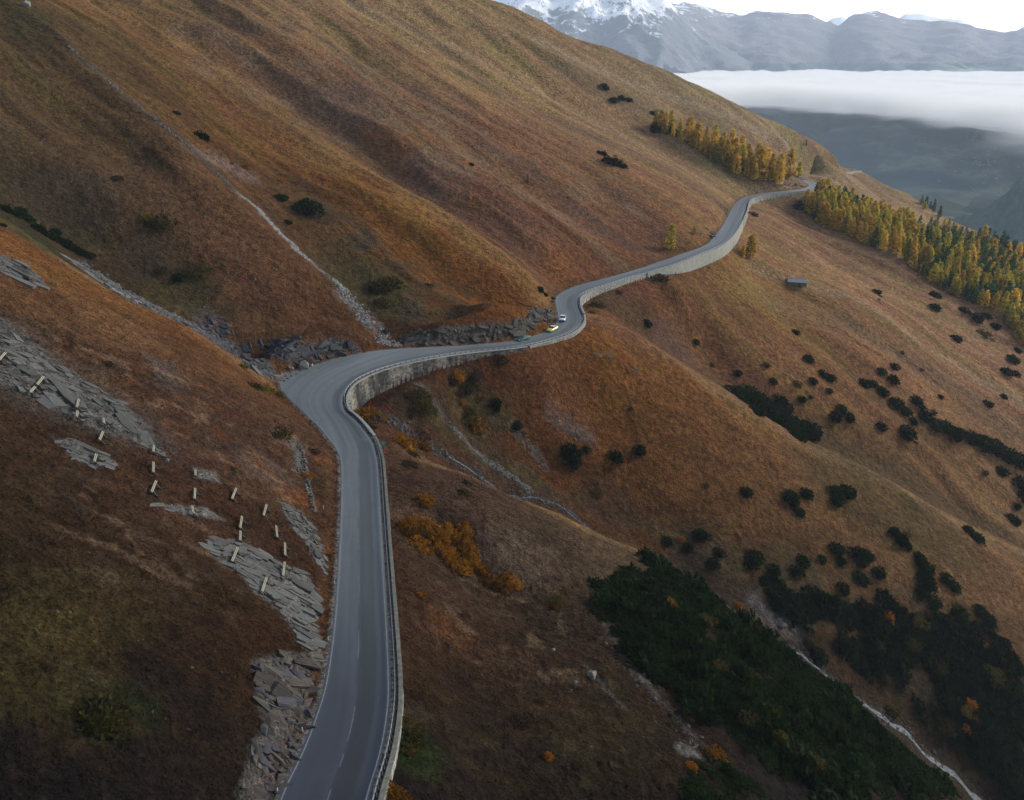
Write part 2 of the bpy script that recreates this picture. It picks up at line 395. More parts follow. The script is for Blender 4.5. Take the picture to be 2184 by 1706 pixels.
# quick look-up: first hit of a sight line with the finished ground, in the polar grid
TZG=TZ.reshape(NR,NA)
def hit(px,py,rmin=25):
    a,b,c=ray(px,py); h=math.hypot(a,b); azi=math.atan2(a,b); k=c/h
    u=(azi-az[0])/(az[1]-az[0]); i=int(np.clip(u,0,NA-2)); f=min(max(u-i,0),1)
    col=TZG[:,i]*(1-f)+TZG[:,i+1]*f
    diff=rr*k-col; w=np.where((diff<=0)&(rr>rmin))[0]
    if len(w)==0: return None
    j=w[0]
    if j==0: return None
    t=diff[j-1]/(diff[j-1]-diff[j]+1e-9); r=rr[j-1]+(rr[j]-rr[j-1])*t
    return np.array((math.sin(azi)*r,math.cos(azi)*r,col[j-1]+(col[j]-col[j-1])*t))
def gz(x,y): return float(ground([x],[y])[0])
# ================================================================ FAR SETTING: valley, ranges, fog, air
def azel(px,py):
    a,b,c=ray(px,py); return math.atan2(a,b), c/math.hypot(a,b)
def profile(pts,dz=0):
    A=np.array([azel(*p) for p in pts]); return A[:,0],A[:,1]
def ridged(x,y,o=5,seed=0,gain=.55):
    s=0;a=1;t=0
    for k in range(o):
        s=s+a*(1-np.abs(noise2(x*2**k,y*2**k,seed+k*13))*2); t+=a; a*=gain
    return s/t
FA0,FA1=math.radians(-46),math.radians(62)
def far_mesh(name,na,rs,zf,mat,a0=FA0,a1=FA1,attr=None):
    a=np.linspace(a0,a1,na); A,Rr=np.meshgrid(a,rs); x=np.sin(A)*Rr; y=np.cos(A)*Rr
    z=zf(A,Rr,x,y); n=len(rs)
    i,j=np.meshgrid(np.arange(n-1),np.arange(na-1),indexing='ij')
    Fc=np.stack([i*na+j,i*na+j+1,(i+1)*na+j+1,(i+1)*na+j],-1).reshape(-1,4)
    me=mesh(name,np.c_[x.ravel(),y.ravel(),z.ravel()],Fc,mat,smooth=True)
    o=obj(name,me); tag(o,kind='structure'); return o
# materials -------------------------------------------------------
def range_mat(name,snow_lo,snow_hi,rock,snow_amt=1.0):
    m,nt,b=newmat(name,.95,.05); L=nt.links
    g=N(nt,'ShaderNodeNewGeometry'); sp=N(nt,'ShaderNodeSeparateXYZ'); L.new(g.outputs['Position'],sp.inputs[0])
    mpp=N(nt,'ShaderNodeMapping'); mpp.inputs['Scale'].default_value=(1,1,.35); mpp.inputs['Rotation'].default_value=(.3,0,.4); L.new(g.outputs['Position'],mpp.inputs[0])
    n1=N(nt,'ShaderNodeTexNoise',i_Scale=.006,i_Detail=9.0,i_Roughness=.72); L.new(mpp.outputs[0],n1.inputs['Vector'])
    n2=N(nt,'ShaderNodeTexNoise',i_Scale=.025,i_Detail=6.0,i_Roughness=.75); L.new(mpp.outputs[0],n2.inputs['Vector'])
    h=N(nt,'ShaderNodeMapRange'); h.inputs['From Min'].default_value=snow_lo; h.inputs['From Max'].default_value=snow_hi; L.new(sp.outputs[2],h.inputs['Value'])
    sn=N(nt,'ShaderNodeSeparateXYZ'); L.new(g.outputs['Normal'],sn.inputs[0])
    ad=N(nt,'ShaderNodeMath',operation='MULTIPLY_ADD'); ad.inputs[1].default_value=1.6; L.new(n1.outputs['Fac'],ad.inputs[0]); L.new(h.outputs[0],ad.inputs[2])
    ad2=N(nt,'ShaderNodeMath',operation='MULTIPLY_ADD'); ad2.inputs[1].default_value=.9; L.new(n2.outputs['Fac'],ad2.inputs[0]); L.new(ad.outputs[0],ad2.inputs[2])
    ad3=N(nt,'ShaderNodeMath',operation='MULTIPLY_ADD'); ad3.inputs[1].default_value=.9; L.new(sn.outputs[2],ad3.inputs[0]); L.new(ad2.outputs[0],ad3.inputs[2])
    st=N(nt,'ShaderNodeMapRange',interpolation_type='SMOOTHSTEP'); st.inputs['From Min'].default_value=2.62; st.inputs['From Max'].default_value=2.78; L.new(ad3.outputs[0],st.inputs['Value'])
    mx=N(nt,'ShaderNodeMix',data_type='RGBA'); mx.inputs[6].default_value=(*rock,1); mx.inputs[7].default_value=(.78*snow_amt,.80*snow_amt,.84*snow_amt,1); L.new(st.outputs[0],mx.inputs[0])
    L.new(mx.outputs[2],b.inputs['Base Color'])
    bp=N(nt,'ShaderNodeBump',i_Strength=.9,i_Distance=30.0); L.new(n2.outputs['Fac'],bp.inputs['Height']); L.new(bp.outputs[0],b.inputs['Normal'])
    return m
def valley_mat():
    m,nt,b=newmat('valley_land',.95,.05); L=nt.links
    g=N(nt,'ShaderNodeNewGeometry')
    n1=N(nt,'ShaderNodeTexNoise',i_Scale=.0016,i_Detail=7.0,i_Roughness=.6); L.new(g.outputs['Position'],n1.inputs['Vector'])
    v=N(nt,'ShaderNodeTexVoronoi',i_Scale=.0065); L.new(g.outputs['Position'],v.inputs['Vector'])
    sp=N(nt,'ShaderNodeSeparateXYZ'); L.new(g.outputs['Position'],sp.inputs[0])
    cr=N(nt,'ShaderNodeValToRGB'); e=cr.color_ramp.elements; e[0].position=.42; e[0].color=(.05,.085,.10,1); e[1].position=.66; e[1].color=(.24,.29,.23,1)
    e2=cr.color_ramp.elements.new(.53); e2.color=(.08,.12,.13,1)
    L.new(n1.outputs['Fac'],cr.inputs[0])
    # fields on the valley floor
    fl=N(nt,'ShaderNodeMapRange'); fl.inputs['From Min'].default_value=-735; fl.inputs['From Max'].default_value=-790; L.new(sp.outputs[2],fl.inputs['Value'])
    hs=N(nt,'ShaderNodeValToRGB'); q=hs.color_ramp.elements; q[0].color=(.05,.07,.045,1); q[1].color=(.34,.36,.25,1); hs.color_ramp.interpolation='CONSTANT'
    for p_,c_ in ((.25,(.14,.17,.09,1)),(.5,(.24,.25,.16,1)),(.7,(.09,.12,.07,1))): w=q.new(p_); w.color=c_
    L.new(v.outputs['Color'],hs.inputs[0])
    mx=N(nt,'ShaderNodeMix',data_type='RGBA'); L.new(fl.outputs[0],mx.inputs[0]); L.new(cr.outputs[0],mx.inputs[6]); L.new(hs.outputs[0],mx.inputs[7])
    L.new(mx.outputs[2],b.inputs['Base Color']); return m
# valley floor and the opposite flank
def z_valley(A,Rr,x,y):
    crest=np.interp(A,*FARP)*11200
    t=np.clip((Rr-5200-500*noise2(A*9,Rr*0,3))/6000,0,None)
    base=-800+(crest+800)*np.clip(t,0,1)**.85
    near=-800+sstep(2600,1000,Rr)*420
    amp=np.clip(t*1.6,0,1)
    z=np.where(t>0,base,near)
    wx=x+500*fbm(x/1700,y/1700,3,71); wy=y+500*fbm(x/1700,y/1700,3,72)
    z=z-amp*520*(1-ridged(wx/1900,wy/3300,6,77,.6))*np.clip(1.05-t*.9,0.10,1)+30*amp*fbm(x/160,y/160,3,78)+12*fbm(x/300,y/300,3,5)*(1+amp)
    z=z-np.clip(t-1,0,None)*2600
    return z
FARP=profile([(-200,-40),(600,-20),(1100,10),(1300,-5),(1440,2),(1500,5),(1530,11),(1590,17),(1620,10),(1670,12),(1730,25),(1770,41),(1787,52),(1815,26),(1850,14),(1880,17),(1930,33),(1990,44),(2040,43),(2100,54),(2150,60),(2184,55),(2300,60),(2700,40),(3500,30)])
far_mesh('valley',420,np.r_[np.linspace(1000,5000,60),np.linspace(5060,11900,230)],lambda A,R_,x,y:np.where(R_>5000,z_valley(A,R_,x,y),z_valley(A,R_,x,y)),None)
VAL=bpy.data.objects['valley']; VAL.name='mountains'
RANGE=range_mat('range_rock_snow',160,820,(.18,.165,.19)); VL=valley_mat()
VAL.data.materials.append(VL); VAL.data.materials.append(RANGE)
co=np.empty(len(VAL.data.vertices)*3,np.float32); VAL.data.vertices.foreach_get('co',co); co=co.reshape(-1,3)
pv=np.empty(len(VAL.data.loops),np.int32); VAL.data.loops.foreach_get('vertex_index',pv); pz=co[pv.reshape(-1,4),2].mean(1)
VAL.data.polygons.foreach_set('material_index',(pz>-60).astype(np.int32))
# snow massif on the left
MP=profile([(700,-260),(900,-170),(1000,-120),(1060,-70),(1120,-95),(1180,-60),(1230,-75),(1290,-40),(1340,-52),(1385,-20),(1420,-16),(1436,4),(1460,30),(1500,66),(1560,100),(1640,140),(1700,200)])
def z_massif(A,Rr,x,y):
    cr=np.interp(A,*MP)*8600; t=(Rr-5900)/2700
    z=-500+(cr+500)*np.clip(t,0,1)**.8-430*(1-ridged(x/1100+.4*fbm(x/900,y/900,3,17),y/1500,6,19,.62))*np.clip(1-t*.8,0.10,1)
    z=z-np.clip(t-1,0,None)*3000
    return z
mm=far_mesh('mountains',300,np.linspace(5600,9300,190),z_massif,range_mat('massif_rock_snow',-130,520,(.15,.16,.185)),a0=math.radians(-42),a1=azel(1700,200)[0])
BP=profile([(1500,140),(1700,90),(1750,55),(1775,37),(1800,33),(1830,60),(1880,90),(1905,45),(1930,28),(1965,27),(2000,36),(2050,39),(2100,66),(2160,72),(2184,52),(2240,45),(2400,60)])
def z_back(A,Rr,x,y):
    cr=np.interp(A,*BP)*15500; t=(Rr-12500)/3000
    return -400+(cr+400)*np.clip(t,0,1)**.8-180*(1-ridged(x/1800,y/2200,5,29,.6))*np.clip(1-t*.9,0.02,1)-np.clip(t-1,0,None)*2000
far_mesh('mountains',160,np.linspace(12600,15900,60),z_back,range_mat('back_range_snow',0,500,(.12,.12,.13)),a0=azel(1500,100)[0],a1=azel(2600,100)[0])
# wooded spur reaching into the valley on the right
SP_=profile([(1880,560),(1950,500),(2000,478),(2060,462),(2110,440),(2150,405),(2184,360),(2260,300),(2400,240),(2700,200)])
def z_spur(A,Rr,x,y):
    cr=np.interp(A,*SP_)*3100; t=(Rr-2300+60*fbm(x/90,y/90,3,4))/800
    return np.minimum(-820+(cr+820)*np.clip(t,0,1)**.9+22*fbm(x/160,y/160,4,51)-np.clip(t-1,0,None)*500,2000)
def forest_mat():
    m,nt,b=newmat('far_forest',.95,.02); L=nt.links; g=N(nt,'ShaderNodeNewGeometry')
    n=N(nt,'ShaderNodeTexNoise',i_Scale=.03,i_Detail=6.0,i_Roughness=.75); L.new(g.outputs['Position'],n.inputs['Vector'])
    cr=N(nt,'ShaderNodeValToRGB'); e=cr.color_ramp.elements; e[0].position=.35; e[0].color=(.02,.04,.04,1); e[1].position=.7; e[1].color=(.07,.10,.08,1)
    L.new(n.outputs[0],cr.inputs[0]); L.new(cr.outputs[0],b.inputs['Base Color']); return m
far_mesh('hills',140,np.linspace(2250,4000,90),z_spur,forest_mat(),a0=azel(1880,560)[0],a1=azel(2700,200)[0])
# village specks on the valley floor: too small and many to tell apart
def village():
    mb=MB(); rnd=random.Random(5)
    spots=[(2075,408,30,6,18),(2100,432,36,10,20),(2060,372,20,5,7),(2020,395,34,9,7),(1985,335,80,34,8),(2130,400,30,12,8)]
    for cx,cy_,sx,sy,n in spots:
        for k in range(n):
            px=rnd.gauss(cx,sx); py=rnd.gauss(cy_,sy); p=atZ(px,py,-800.)
            if not 3000<p[1]<9000: continue
            r=math.hypot(p[0],p[1]); a=math.atan2(p[0],p[1]); z=float(z_valley(np.array([a]),np.array([r]),np.array([p[0]]),np.array([p[1]]))[0])
            w=rnd.uniform(7,11); l=rnd.uniform(8,15); t=rnd.uniform(0,3.14)
            ax=(Vector((math.cos(t),math.sin(t),0)),Vector((-math.sin(t),math.cos(t),0)),Vector((0,0,1)))
            mb.box((p[0],p[1],z+3.5),(w,l,9),ax,0); mb.box((p[0],p[1],z+9.6),(w*1.1,l*1.05,3.4),ax,1,taper=.25)
    o=mb.build('village_houses',[simple('village_wall',(.62,.6,.56),var=.1),simple('village_roof',(.22,.2,.2),var=.2)])
    tag(o,'tiny pale houses of a village scattered on the valley floor','village',kind='stuff')
village()
# fog sea
def fog():
    na,nr=300,90
    a=np.linspace(azel(1250,150)[0],math.radians(60),na); A=a[None,:].repeat(nr,0)
    pxs=[1250,1420,1500,1600,1700,1800,1900,2000,2100,2184,2300,3000]; 
    dep=[190,190,196,204,214,222,222,226,240,262,275,300]
    ra=np.array([azel(p,150)[0] for p in pxs]); front=np.array([azel(p,q)[1] for p,q in zip(pxs,dep)])
    r0=np.interp(A[0],ra,(-128.)/front)     # where the front lip comes to rest
    r0=r0*.93
    t=np.linspace(0,1,nr)[:,None]
    Rr=r0[None,:]*(1-t)+8700*t
    x=np.sin(A)*Rr; y=np.cos(A)*Rr
    lump=fbm(x/520,y/700,5,61,.6); top=-128+24*lump*sstep(0,.4,t)+10*np.abs(noise2(x/150,y/200,66))
    top=top+sstep(.5,.85,t)*(14*noise2(A*22,t*0+3,8)+13*np.abs(noise2(A*75,t*3,12)))
    th=70+120*t
    bot=top-th
    V=np.vstack([np.c_[x.ravel(),y.ravel(),top.ravel()],np.c_[x.ravel(),y.ravel(),bot.ravel()]])
    i,j=np.meshgrid(np.arange(nr-1),np.arange(na-1),indexing='ij'); q=np.stack([i*na+j,i*na+j+1,(i+1)*na+j+1,(i+1)*na+j],-1).reshape(-1,4)
    M=nr*na; Fl=[q,(q+M)[:,::-1]]
    jj=np.arange(na-1); ii=np.arange(nr-1)
    Fl.append(np.stack([jj,jj+M,jj+1+M,jj+1],-1)); b0=(nr-1)*na
    Fl.append(np.stack([b0+jj,b0+jj+1,b0+jj+1+M,b0+jj+M],-1))
    Fl.append(np.stack([ii*na,(ii+1)*na,(ii+1)*na+M,ii*na+M],-1)); Fl.append(np.stack([ii*na+na-1,ii*na+na-1+M,(ii+1)*na+na-1+M,(ii+1)*na+na-1],-1))
    m=bpy.data.materials.new('fog_volume'); m.use_nodes=True; nt=m.node_tree; nt.nodes.remove(nt.nodes['Principled BSDF'])
    pvn=N(nt,'ShaderNodeVolumePrincipled'); pvn.inputs['Color'].default_value=(.93,.925,.93,1); pvn.inputs['Density'].default_value=FOG_D; pvn.inputs['Anisotropy'].default_value=0.0
    Lf=nt.links; g=N(nt,'ShaderNodeNewGeometry'); sp=N(nt,'ShaderNodeSeparateXYZ'); Lf.new(g.outputs['Position'],sp.inputs[0])
    dv=N(nt,'ShaderNodeMath',operation='DIVIDE'); Lf.new(sp.outputs[0],dv.inputs[0]); Lf.new(sp.outputs[1],dv.inputs[1])
    ta=[math.tan(azel(p,150)[0]) for p in (1500,2184)]; ra_=[-128./azel(p,q)[1] for p,q in ((1500,192),(2184,262))]
    rm=N(nt,'ShaderNodeMapRange'); rm.inputs[1].default_value=ta[0]; rm.inputs[2].default_value=ta[1]; rm.inputs[3].default_value=ra_[0]; rm.inputs[4].default_value=ra_[1]; rm.clamp=False; Lf.new(dv.outputs[0],rm.inputs[0])
    cx=N(nt,'ShaderNodeCombineXYZ'); Lf.new(sp.outputs[0],cx.inputs[0]); Lf.new(sp.outputs[1],cx.inputs[1]); ln=N(nt,'ShaderNodeVectorMath',operation='LENGTH'); Lf.new(cx.outputs[0],ln.inputs[0])
    sb=N(nt,'ShaderNodeMath',operation='SUBTRACT'); Lf.new(ln.outputs['Value'],sb.inputs[0]); Lf.new(rm.outputs[0],sb.inputs[1])
    mp=N(nt,'ShaderNodeMapping'); mp.inputs['Scale'].default_value=(1/900.,1/900.,1/260.); Lf.new(g.outputs['Position'],mp.inputs[0])
    nz=N(nt,'ShaderNodeTexNoise',i_Scale=1.3,i_Detail=4.0,i_Roughness=.62); Lf.new(mp.outputs[0],nz.inputs['Vector'])
    ma=N(nt,'ShaderNodeMath',operation='MULTIPLY_ADD'); ma.inputs[1].default_value=2800.; Lf.new(nz.outputs[0],ma.inputs[0]); Lf.new(sb.outputs[0],ma.inputs[2])
    ed=N(nt,'ShaderNodeMapRange',interpolation_type='SMOOTHSTEP'); ed.inputs[1].default_value=1650.; ed.inputs[2].default_value=3100.; ed.inputs[3].default_value=0; ed.inputs[4].default_value=FOG_D; Lf.new(ma.outputs[0],ed.inputs[0])
    Lf.new(ed.outputs[0],pvn.inputs['Density'])
    nt.links.new(pvn.outputs[0],nt.nodes['Material Output'].inputs['Volume'])
    o=obj('fog',mesh('fog',V,np.vstack(Fl),m,smooth=True)); tag(o,'white sea of fog lying across the far valley below the mountains','fog',kind='stuff')
FOG_D=.010
fog()
# air
hz=MB(); X0,X1,Y0,Y1,Z0,Z1=-12500.,15500.,-300.,16500.,-1300.,1650.
hz.box(((X0+X1)/2,(Y0+Y1)/2,(Z0+Z1)/2),(X1-X0,Y1-Y0,Z1-Z0))
hm=bpy.data.materials.new('haze_air'); hm.use_nodes=True; nt=hm.node_tree; nt.nodes.remove(nt.nodes['Principled BSDF'])
pvn=N(nt,'ShaderNodeVolumePrincipled'); pvn.inputs['Color'].default_value=(.72,.85,1,1); pvn.inputs['Density'].default_value=4.6e-5; pvn.inputs['Anisotropy'].default_value=0.0
nt.links.new(pvn.outputs[0],nt.nodes['Material Output'].inputs['Volume'])
tag(hz.build('haze',hm),'thin pale blue haze in the air over the valley','haze',kind='stuff')
# ================================================================ GROUND COLOUR (plant cover by place, with slope light and shade mixed in)
def lin(c): 
    c=np.asarray(c,float)/255.; return np.where(c<=.04045,c/12.92,((c+.055)/1.055)**2.4)
GROUND_TONES=[(100,100,70,58,40),(100,300,75,60,45),(300,350,80,62,48),(60,420,40,38,30),(300,620,44,38,30),(500,480,88,63,50),(600,600,94,66,55),(700,620,62,42,24),(800,620,66,46,30),(1000,640,92,54,32),
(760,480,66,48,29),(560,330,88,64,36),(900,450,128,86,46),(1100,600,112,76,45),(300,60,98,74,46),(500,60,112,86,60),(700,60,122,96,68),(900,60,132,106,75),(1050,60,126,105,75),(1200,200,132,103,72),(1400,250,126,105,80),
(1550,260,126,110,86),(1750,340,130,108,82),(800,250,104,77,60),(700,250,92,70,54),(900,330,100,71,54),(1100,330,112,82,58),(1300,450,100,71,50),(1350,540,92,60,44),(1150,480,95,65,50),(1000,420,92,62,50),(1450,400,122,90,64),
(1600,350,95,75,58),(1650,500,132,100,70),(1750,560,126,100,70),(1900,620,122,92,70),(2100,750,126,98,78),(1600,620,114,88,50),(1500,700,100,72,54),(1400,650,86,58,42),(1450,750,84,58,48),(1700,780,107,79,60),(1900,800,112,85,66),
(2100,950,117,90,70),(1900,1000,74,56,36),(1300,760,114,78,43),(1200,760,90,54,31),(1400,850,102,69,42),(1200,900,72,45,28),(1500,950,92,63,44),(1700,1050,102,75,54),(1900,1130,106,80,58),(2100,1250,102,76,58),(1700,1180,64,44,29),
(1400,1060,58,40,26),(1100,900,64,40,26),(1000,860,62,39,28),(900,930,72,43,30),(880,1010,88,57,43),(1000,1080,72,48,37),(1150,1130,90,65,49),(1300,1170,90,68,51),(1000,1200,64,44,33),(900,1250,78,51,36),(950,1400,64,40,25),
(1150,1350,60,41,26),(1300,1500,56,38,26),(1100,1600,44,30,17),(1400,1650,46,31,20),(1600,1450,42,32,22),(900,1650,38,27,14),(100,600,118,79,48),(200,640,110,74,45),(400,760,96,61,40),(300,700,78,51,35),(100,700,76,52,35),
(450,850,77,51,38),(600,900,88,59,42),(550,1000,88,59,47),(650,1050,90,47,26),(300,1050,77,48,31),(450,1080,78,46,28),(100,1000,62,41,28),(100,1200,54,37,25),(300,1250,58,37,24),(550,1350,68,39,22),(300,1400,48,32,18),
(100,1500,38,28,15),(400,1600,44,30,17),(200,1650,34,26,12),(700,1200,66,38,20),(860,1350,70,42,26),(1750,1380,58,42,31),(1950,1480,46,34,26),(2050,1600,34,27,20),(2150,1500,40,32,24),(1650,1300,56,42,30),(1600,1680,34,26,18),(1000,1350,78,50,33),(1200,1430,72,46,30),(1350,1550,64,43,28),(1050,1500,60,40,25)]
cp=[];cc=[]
for px,py,r,g,b_ in GROUND_TONES:
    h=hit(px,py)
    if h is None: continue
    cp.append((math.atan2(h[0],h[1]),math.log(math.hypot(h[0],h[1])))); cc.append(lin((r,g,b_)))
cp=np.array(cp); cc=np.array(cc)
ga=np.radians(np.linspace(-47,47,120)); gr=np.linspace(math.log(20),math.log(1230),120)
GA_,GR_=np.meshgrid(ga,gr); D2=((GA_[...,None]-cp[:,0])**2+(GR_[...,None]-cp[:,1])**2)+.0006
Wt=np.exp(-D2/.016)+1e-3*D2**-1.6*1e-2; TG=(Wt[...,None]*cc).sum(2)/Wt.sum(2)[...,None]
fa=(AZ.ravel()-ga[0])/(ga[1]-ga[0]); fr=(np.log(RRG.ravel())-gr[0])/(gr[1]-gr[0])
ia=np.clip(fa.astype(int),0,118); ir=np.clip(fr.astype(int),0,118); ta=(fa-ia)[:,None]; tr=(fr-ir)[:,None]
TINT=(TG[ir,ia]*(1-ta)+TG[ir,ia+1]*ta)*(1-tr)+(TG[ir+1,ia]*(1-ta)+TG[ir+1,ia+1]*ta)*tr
lum=TINT.mean(1,keepdims=True); TINT=lum+(TINT-lum)*1.12; TINT*=np.array((1.0,1.02,.84))*ALB; nw_=sstep(225,125,RRG.ravel())[:,None]; TINT*=1-nw_*np.array((.37,.32,.34)); fw_=(.20*sstep(330,480,TY))[:,None]; l2_=TINT.mean(1,keepdims=True); TINT=TINT*(1-fw_)+l2_*fw_*np.array((1.12,1.0,.9)); TINT=TINT*(1+(sstep(200,330,TY))[:,None]*np.array((.05,-.01,.0))); l2_=TINT.mean(1,keepdims=True); TINT=TINT*(1-.34*nw_)+l2_*.34*nw_*np.array((1.06,1.0,.88))  # foreground dimming painted in: ground tint darkens toward the viewer
# mottling of the sward along the fall line
x,y=TX,TY; farw=sstep(190,320,y)
wq=.53*x+.85*y+7*fbm(x/45,y/45,2,11); sq=-.85*x+.53*y
mf=noise2(wq/9.,sq/60.,101)*.26+noise2(wq/3.2,sq/30.,102)*.26+noise2(wq/1.5,sq/18.,108)*.22+noise2(wq/24.,sq/90.,103)*.24
mn=noise2(y/7.,x/16.,104)*.28+noise2(y/2.6,x/6.,105)*.2+fbm(x/14,y/14,3,106)*.30
mod=1+.95*(mf*farw+mn*(1-farw))+.30*fbm(x/1.3,y/1.3,2,107)
TINT*=np.clip(mod,.35,1.9)[:,None]
hue=(fbm(x/22,y/30,3,120)*(1-farw)+(noise2(wq/14.,sq/70.,121)+.5*noise2(wq/5.,sq/30.,122))*farw)
redw=sstep(.1,.6,hue)[:,None]; grw=sstep(.1,.6,-hue)[:,None]
TINT=TINT*(1-redw*np.array((.06,.15,.10))-grw*np.array((.10,-.02,.16)))
ROCK=np.zeros(len(TX),np.float32)
def W(px,py):
    h=hit(px,py); return None if h is None else h
def wpoly(P): return [w for w in (W(*p) for p in P) if w is not None]
def box_mask(Q,pad):
    Q=np.array(Q); return (TX>Q[:,0].min()-pad)&(TX<Q[:,0].max()+pad)&(TY>Q[:,1].min()-pad)&(TY<Q[:,1].max()+pad)
def paint_poly(P,col=None,a=1.0,soft=1.5,rock=0.0,noise=1.2,ns=3.0,seed=1):
    Q=wpoly(P); Q3=[(q[0],q[1],0) for q in Q]; m=box_mask(Q,soft*2+2); xi=TX[m]; yi=TY[m]
    d,_,_=seg_dist(xi,yi,Q3+[Q3[0]]); ins=inside(xi,yi,Q3); sd=np.where(ins,d,-d)+noise*fbm(xi/ns,yi/ns,3,seed)
    w=sstep(-soft,soft,sd)*a
    if col is not None: TINT[m]=TINT[m]*(1-w[:,None])+np.asarray(col)*ALB*w[:,None]*np.clip(1+.5*fbm(xi/1.5,yi/1.5,3,seed+5),.4,1.7)[:,None]
    if rock: ROCK[m]=np.maximum(ROCK[m],w*rock)
def paint_line(P,wd,col=None,a=1.0,soft=.8,rock=0.0,noise=.8,ns=3.0,seed=1,world=False):
    Q=P if world else wpoly(P); Q3=[(q[0],q[1],0) for q in Q]; m=box_mask(Q,wd+soft*2+2); xi=TX[m]; yi=TY[m]
    d,_,_=seg_dist(xi,yi,Q3); sd=wd-d+noise*fbm(xi/ns,yi/ns,3,seed); w=sstep(-soft,soft,sd)*a
    if col is not None: TINT[m]=TINT[m]*(1-w[:,None])+np.asarray(col)*ALB*w[:,None]*np.clip(1+.5*fbm(xi/1.5,yi/1.5,3,seed+5),.4,1.7)[:,None]
    if rock: ROCK[m]=np.maximum(ROCK[m],w*rock)
def paint_blob(px,py,r,col,a=.8,seed=1,ry=None):
    q=W(px,py)
    if q is None: return
    r2=r*1.6; m=(abs(TX-q[0])<r2)&(abs(TY-q[1])<r2); xi=TX[m];yi=TY[m]; d=np.hypot(xi-q[0],yi-q[1])/r+.35*fbm(xi/r*1.2,yi/r*1.2,3,seed)
    w=sstep(1.15,.55,d)*a; TINT[m]=TINT[m]*(1-w[:,None])+np.asarray(col)*ALB*w[:,None]*np.clip(1+.5*fbm(xi/1.3,yi/1.3,3,seed+5),.4,1.7)[:,None]
GRY=np.array((.15,.145,.14)); PAL=np.array((.23,.225,.21)); PNK=np.array((.19,.14,.13)); BLU=np.array((.085,.09,.105)); DRK=np.array((.035,.026,.018)); OLV=np.array((.05,.04,.014)); GRN=np.array((.014,.03,.008)); RST=np.array((.13,.05,.018)); YLW=np.array((.19,.12,.04))
def cl(L_,off=0): return [np.array(atY(*p)) for p in L_]
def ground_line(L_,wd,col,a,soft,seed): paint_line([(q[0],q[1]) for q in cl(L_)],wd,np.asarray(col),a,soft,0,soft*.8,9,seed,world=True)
LIT=(.20,.125,.062); SHADED_HOL=(.055,.04,.02)  # lit crests and shaded hollows, painted into the tint by the strips below
ground_line([(1262,660,300),(1400,738,300),(1520,820,296),(1627,888,293),(1725,944,291),(1803,982,290),(1873,1013,289),(1943,1052,288),(2021,1098,287),(2184,1175,285),(2400,1280,282)],11,SHADED_HOL,.62,6,401)
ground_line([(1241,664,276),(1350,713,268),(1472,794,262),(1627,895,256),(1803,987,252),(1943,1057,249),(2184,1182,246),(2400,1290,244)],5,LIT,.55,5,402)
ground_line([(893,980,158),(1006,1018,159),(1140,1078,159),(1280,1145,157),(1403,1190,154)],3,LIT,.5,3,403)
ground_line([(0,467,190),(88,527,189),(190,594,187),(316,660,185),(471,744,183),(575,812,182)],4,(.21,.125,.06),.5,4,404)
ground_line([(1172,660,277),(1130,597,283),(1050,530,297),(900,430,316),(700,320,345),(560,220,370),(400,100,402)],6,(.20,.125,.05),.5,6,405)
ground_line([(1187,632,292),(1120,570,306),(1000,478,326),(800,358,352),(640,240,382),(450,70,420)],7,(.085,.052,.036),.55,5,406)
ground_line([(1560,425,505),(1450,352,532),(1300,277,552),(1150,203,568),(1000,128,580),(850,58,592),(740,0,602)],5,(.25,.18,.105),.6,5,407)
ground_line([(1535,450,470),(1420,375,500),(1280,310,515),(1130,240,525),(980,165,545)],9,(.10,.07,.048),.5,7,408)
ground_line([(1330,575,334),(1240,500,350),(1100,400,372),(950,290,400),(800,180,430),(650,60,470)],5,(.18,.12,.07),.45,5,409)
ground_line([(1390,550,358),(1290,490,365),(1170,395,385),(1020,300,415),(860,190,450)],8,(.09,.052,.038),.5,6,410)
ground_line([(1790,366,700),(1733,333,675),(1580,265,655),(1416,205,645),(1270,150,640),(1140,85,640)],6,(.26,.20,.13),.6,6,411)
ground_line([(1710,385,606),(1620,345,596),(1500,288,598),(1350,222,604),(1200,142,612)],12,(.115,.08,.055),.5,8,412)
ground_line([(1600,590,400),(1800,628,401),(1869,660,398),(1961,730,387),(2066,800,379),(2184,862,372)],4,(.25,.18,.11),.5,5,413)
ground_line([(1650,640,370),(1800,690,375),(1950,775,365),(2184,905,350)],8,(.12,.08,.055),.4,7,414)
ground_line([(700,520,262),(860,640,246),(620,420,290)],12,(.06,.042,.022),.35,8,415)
# rock outcrops in the near left slope, road cuts, beds
OUT={}
OUT['slabs']=[(445,1155),(500,1150),(560,1180),(620,1212),(660,1235),(672,1270),(665,1320),(680,1360),(692,1400),(680,1418),(660,1398),(640,1360),(610,1320),(590,1290),(550,1262),(500,1217),(455,1190)]
OUT['lower']=[(545,1412),(600,1392),(650,1395),(672,1430),(655,1500),(660,1540),(640,1570),(622,1640),(600,1705),(510,1705),(535,1600),(560,1560),(562,1520),(548,1470)]
OUT['ledge']=[(598,1072),(640,1090),(670,1130),(682,1150),(696,1200),(692,1228),(676,1200),(655,1160),(622,1122)]
OUT['band']=[(-10,672),(42,705),(123,772),(210,828),(316,906),(340,950),(325,955),(246,930),(140,888),(70,848),(-10,822)]
OUT['patch']=[(117,935),(197,956),(244,987),(212,1000),(166,982)]
OUT['top']=[(-10,540),(50,560),(92,596),(60,603),(-10,578)]
OUT['cut_right']=[(850,716),(930,702),(980,696),(1040,690),(1090,692),(1125,676),(1160,661),(1180,664),(1174,686),(1105,719),(1035,729),(964,735),(880,736)]
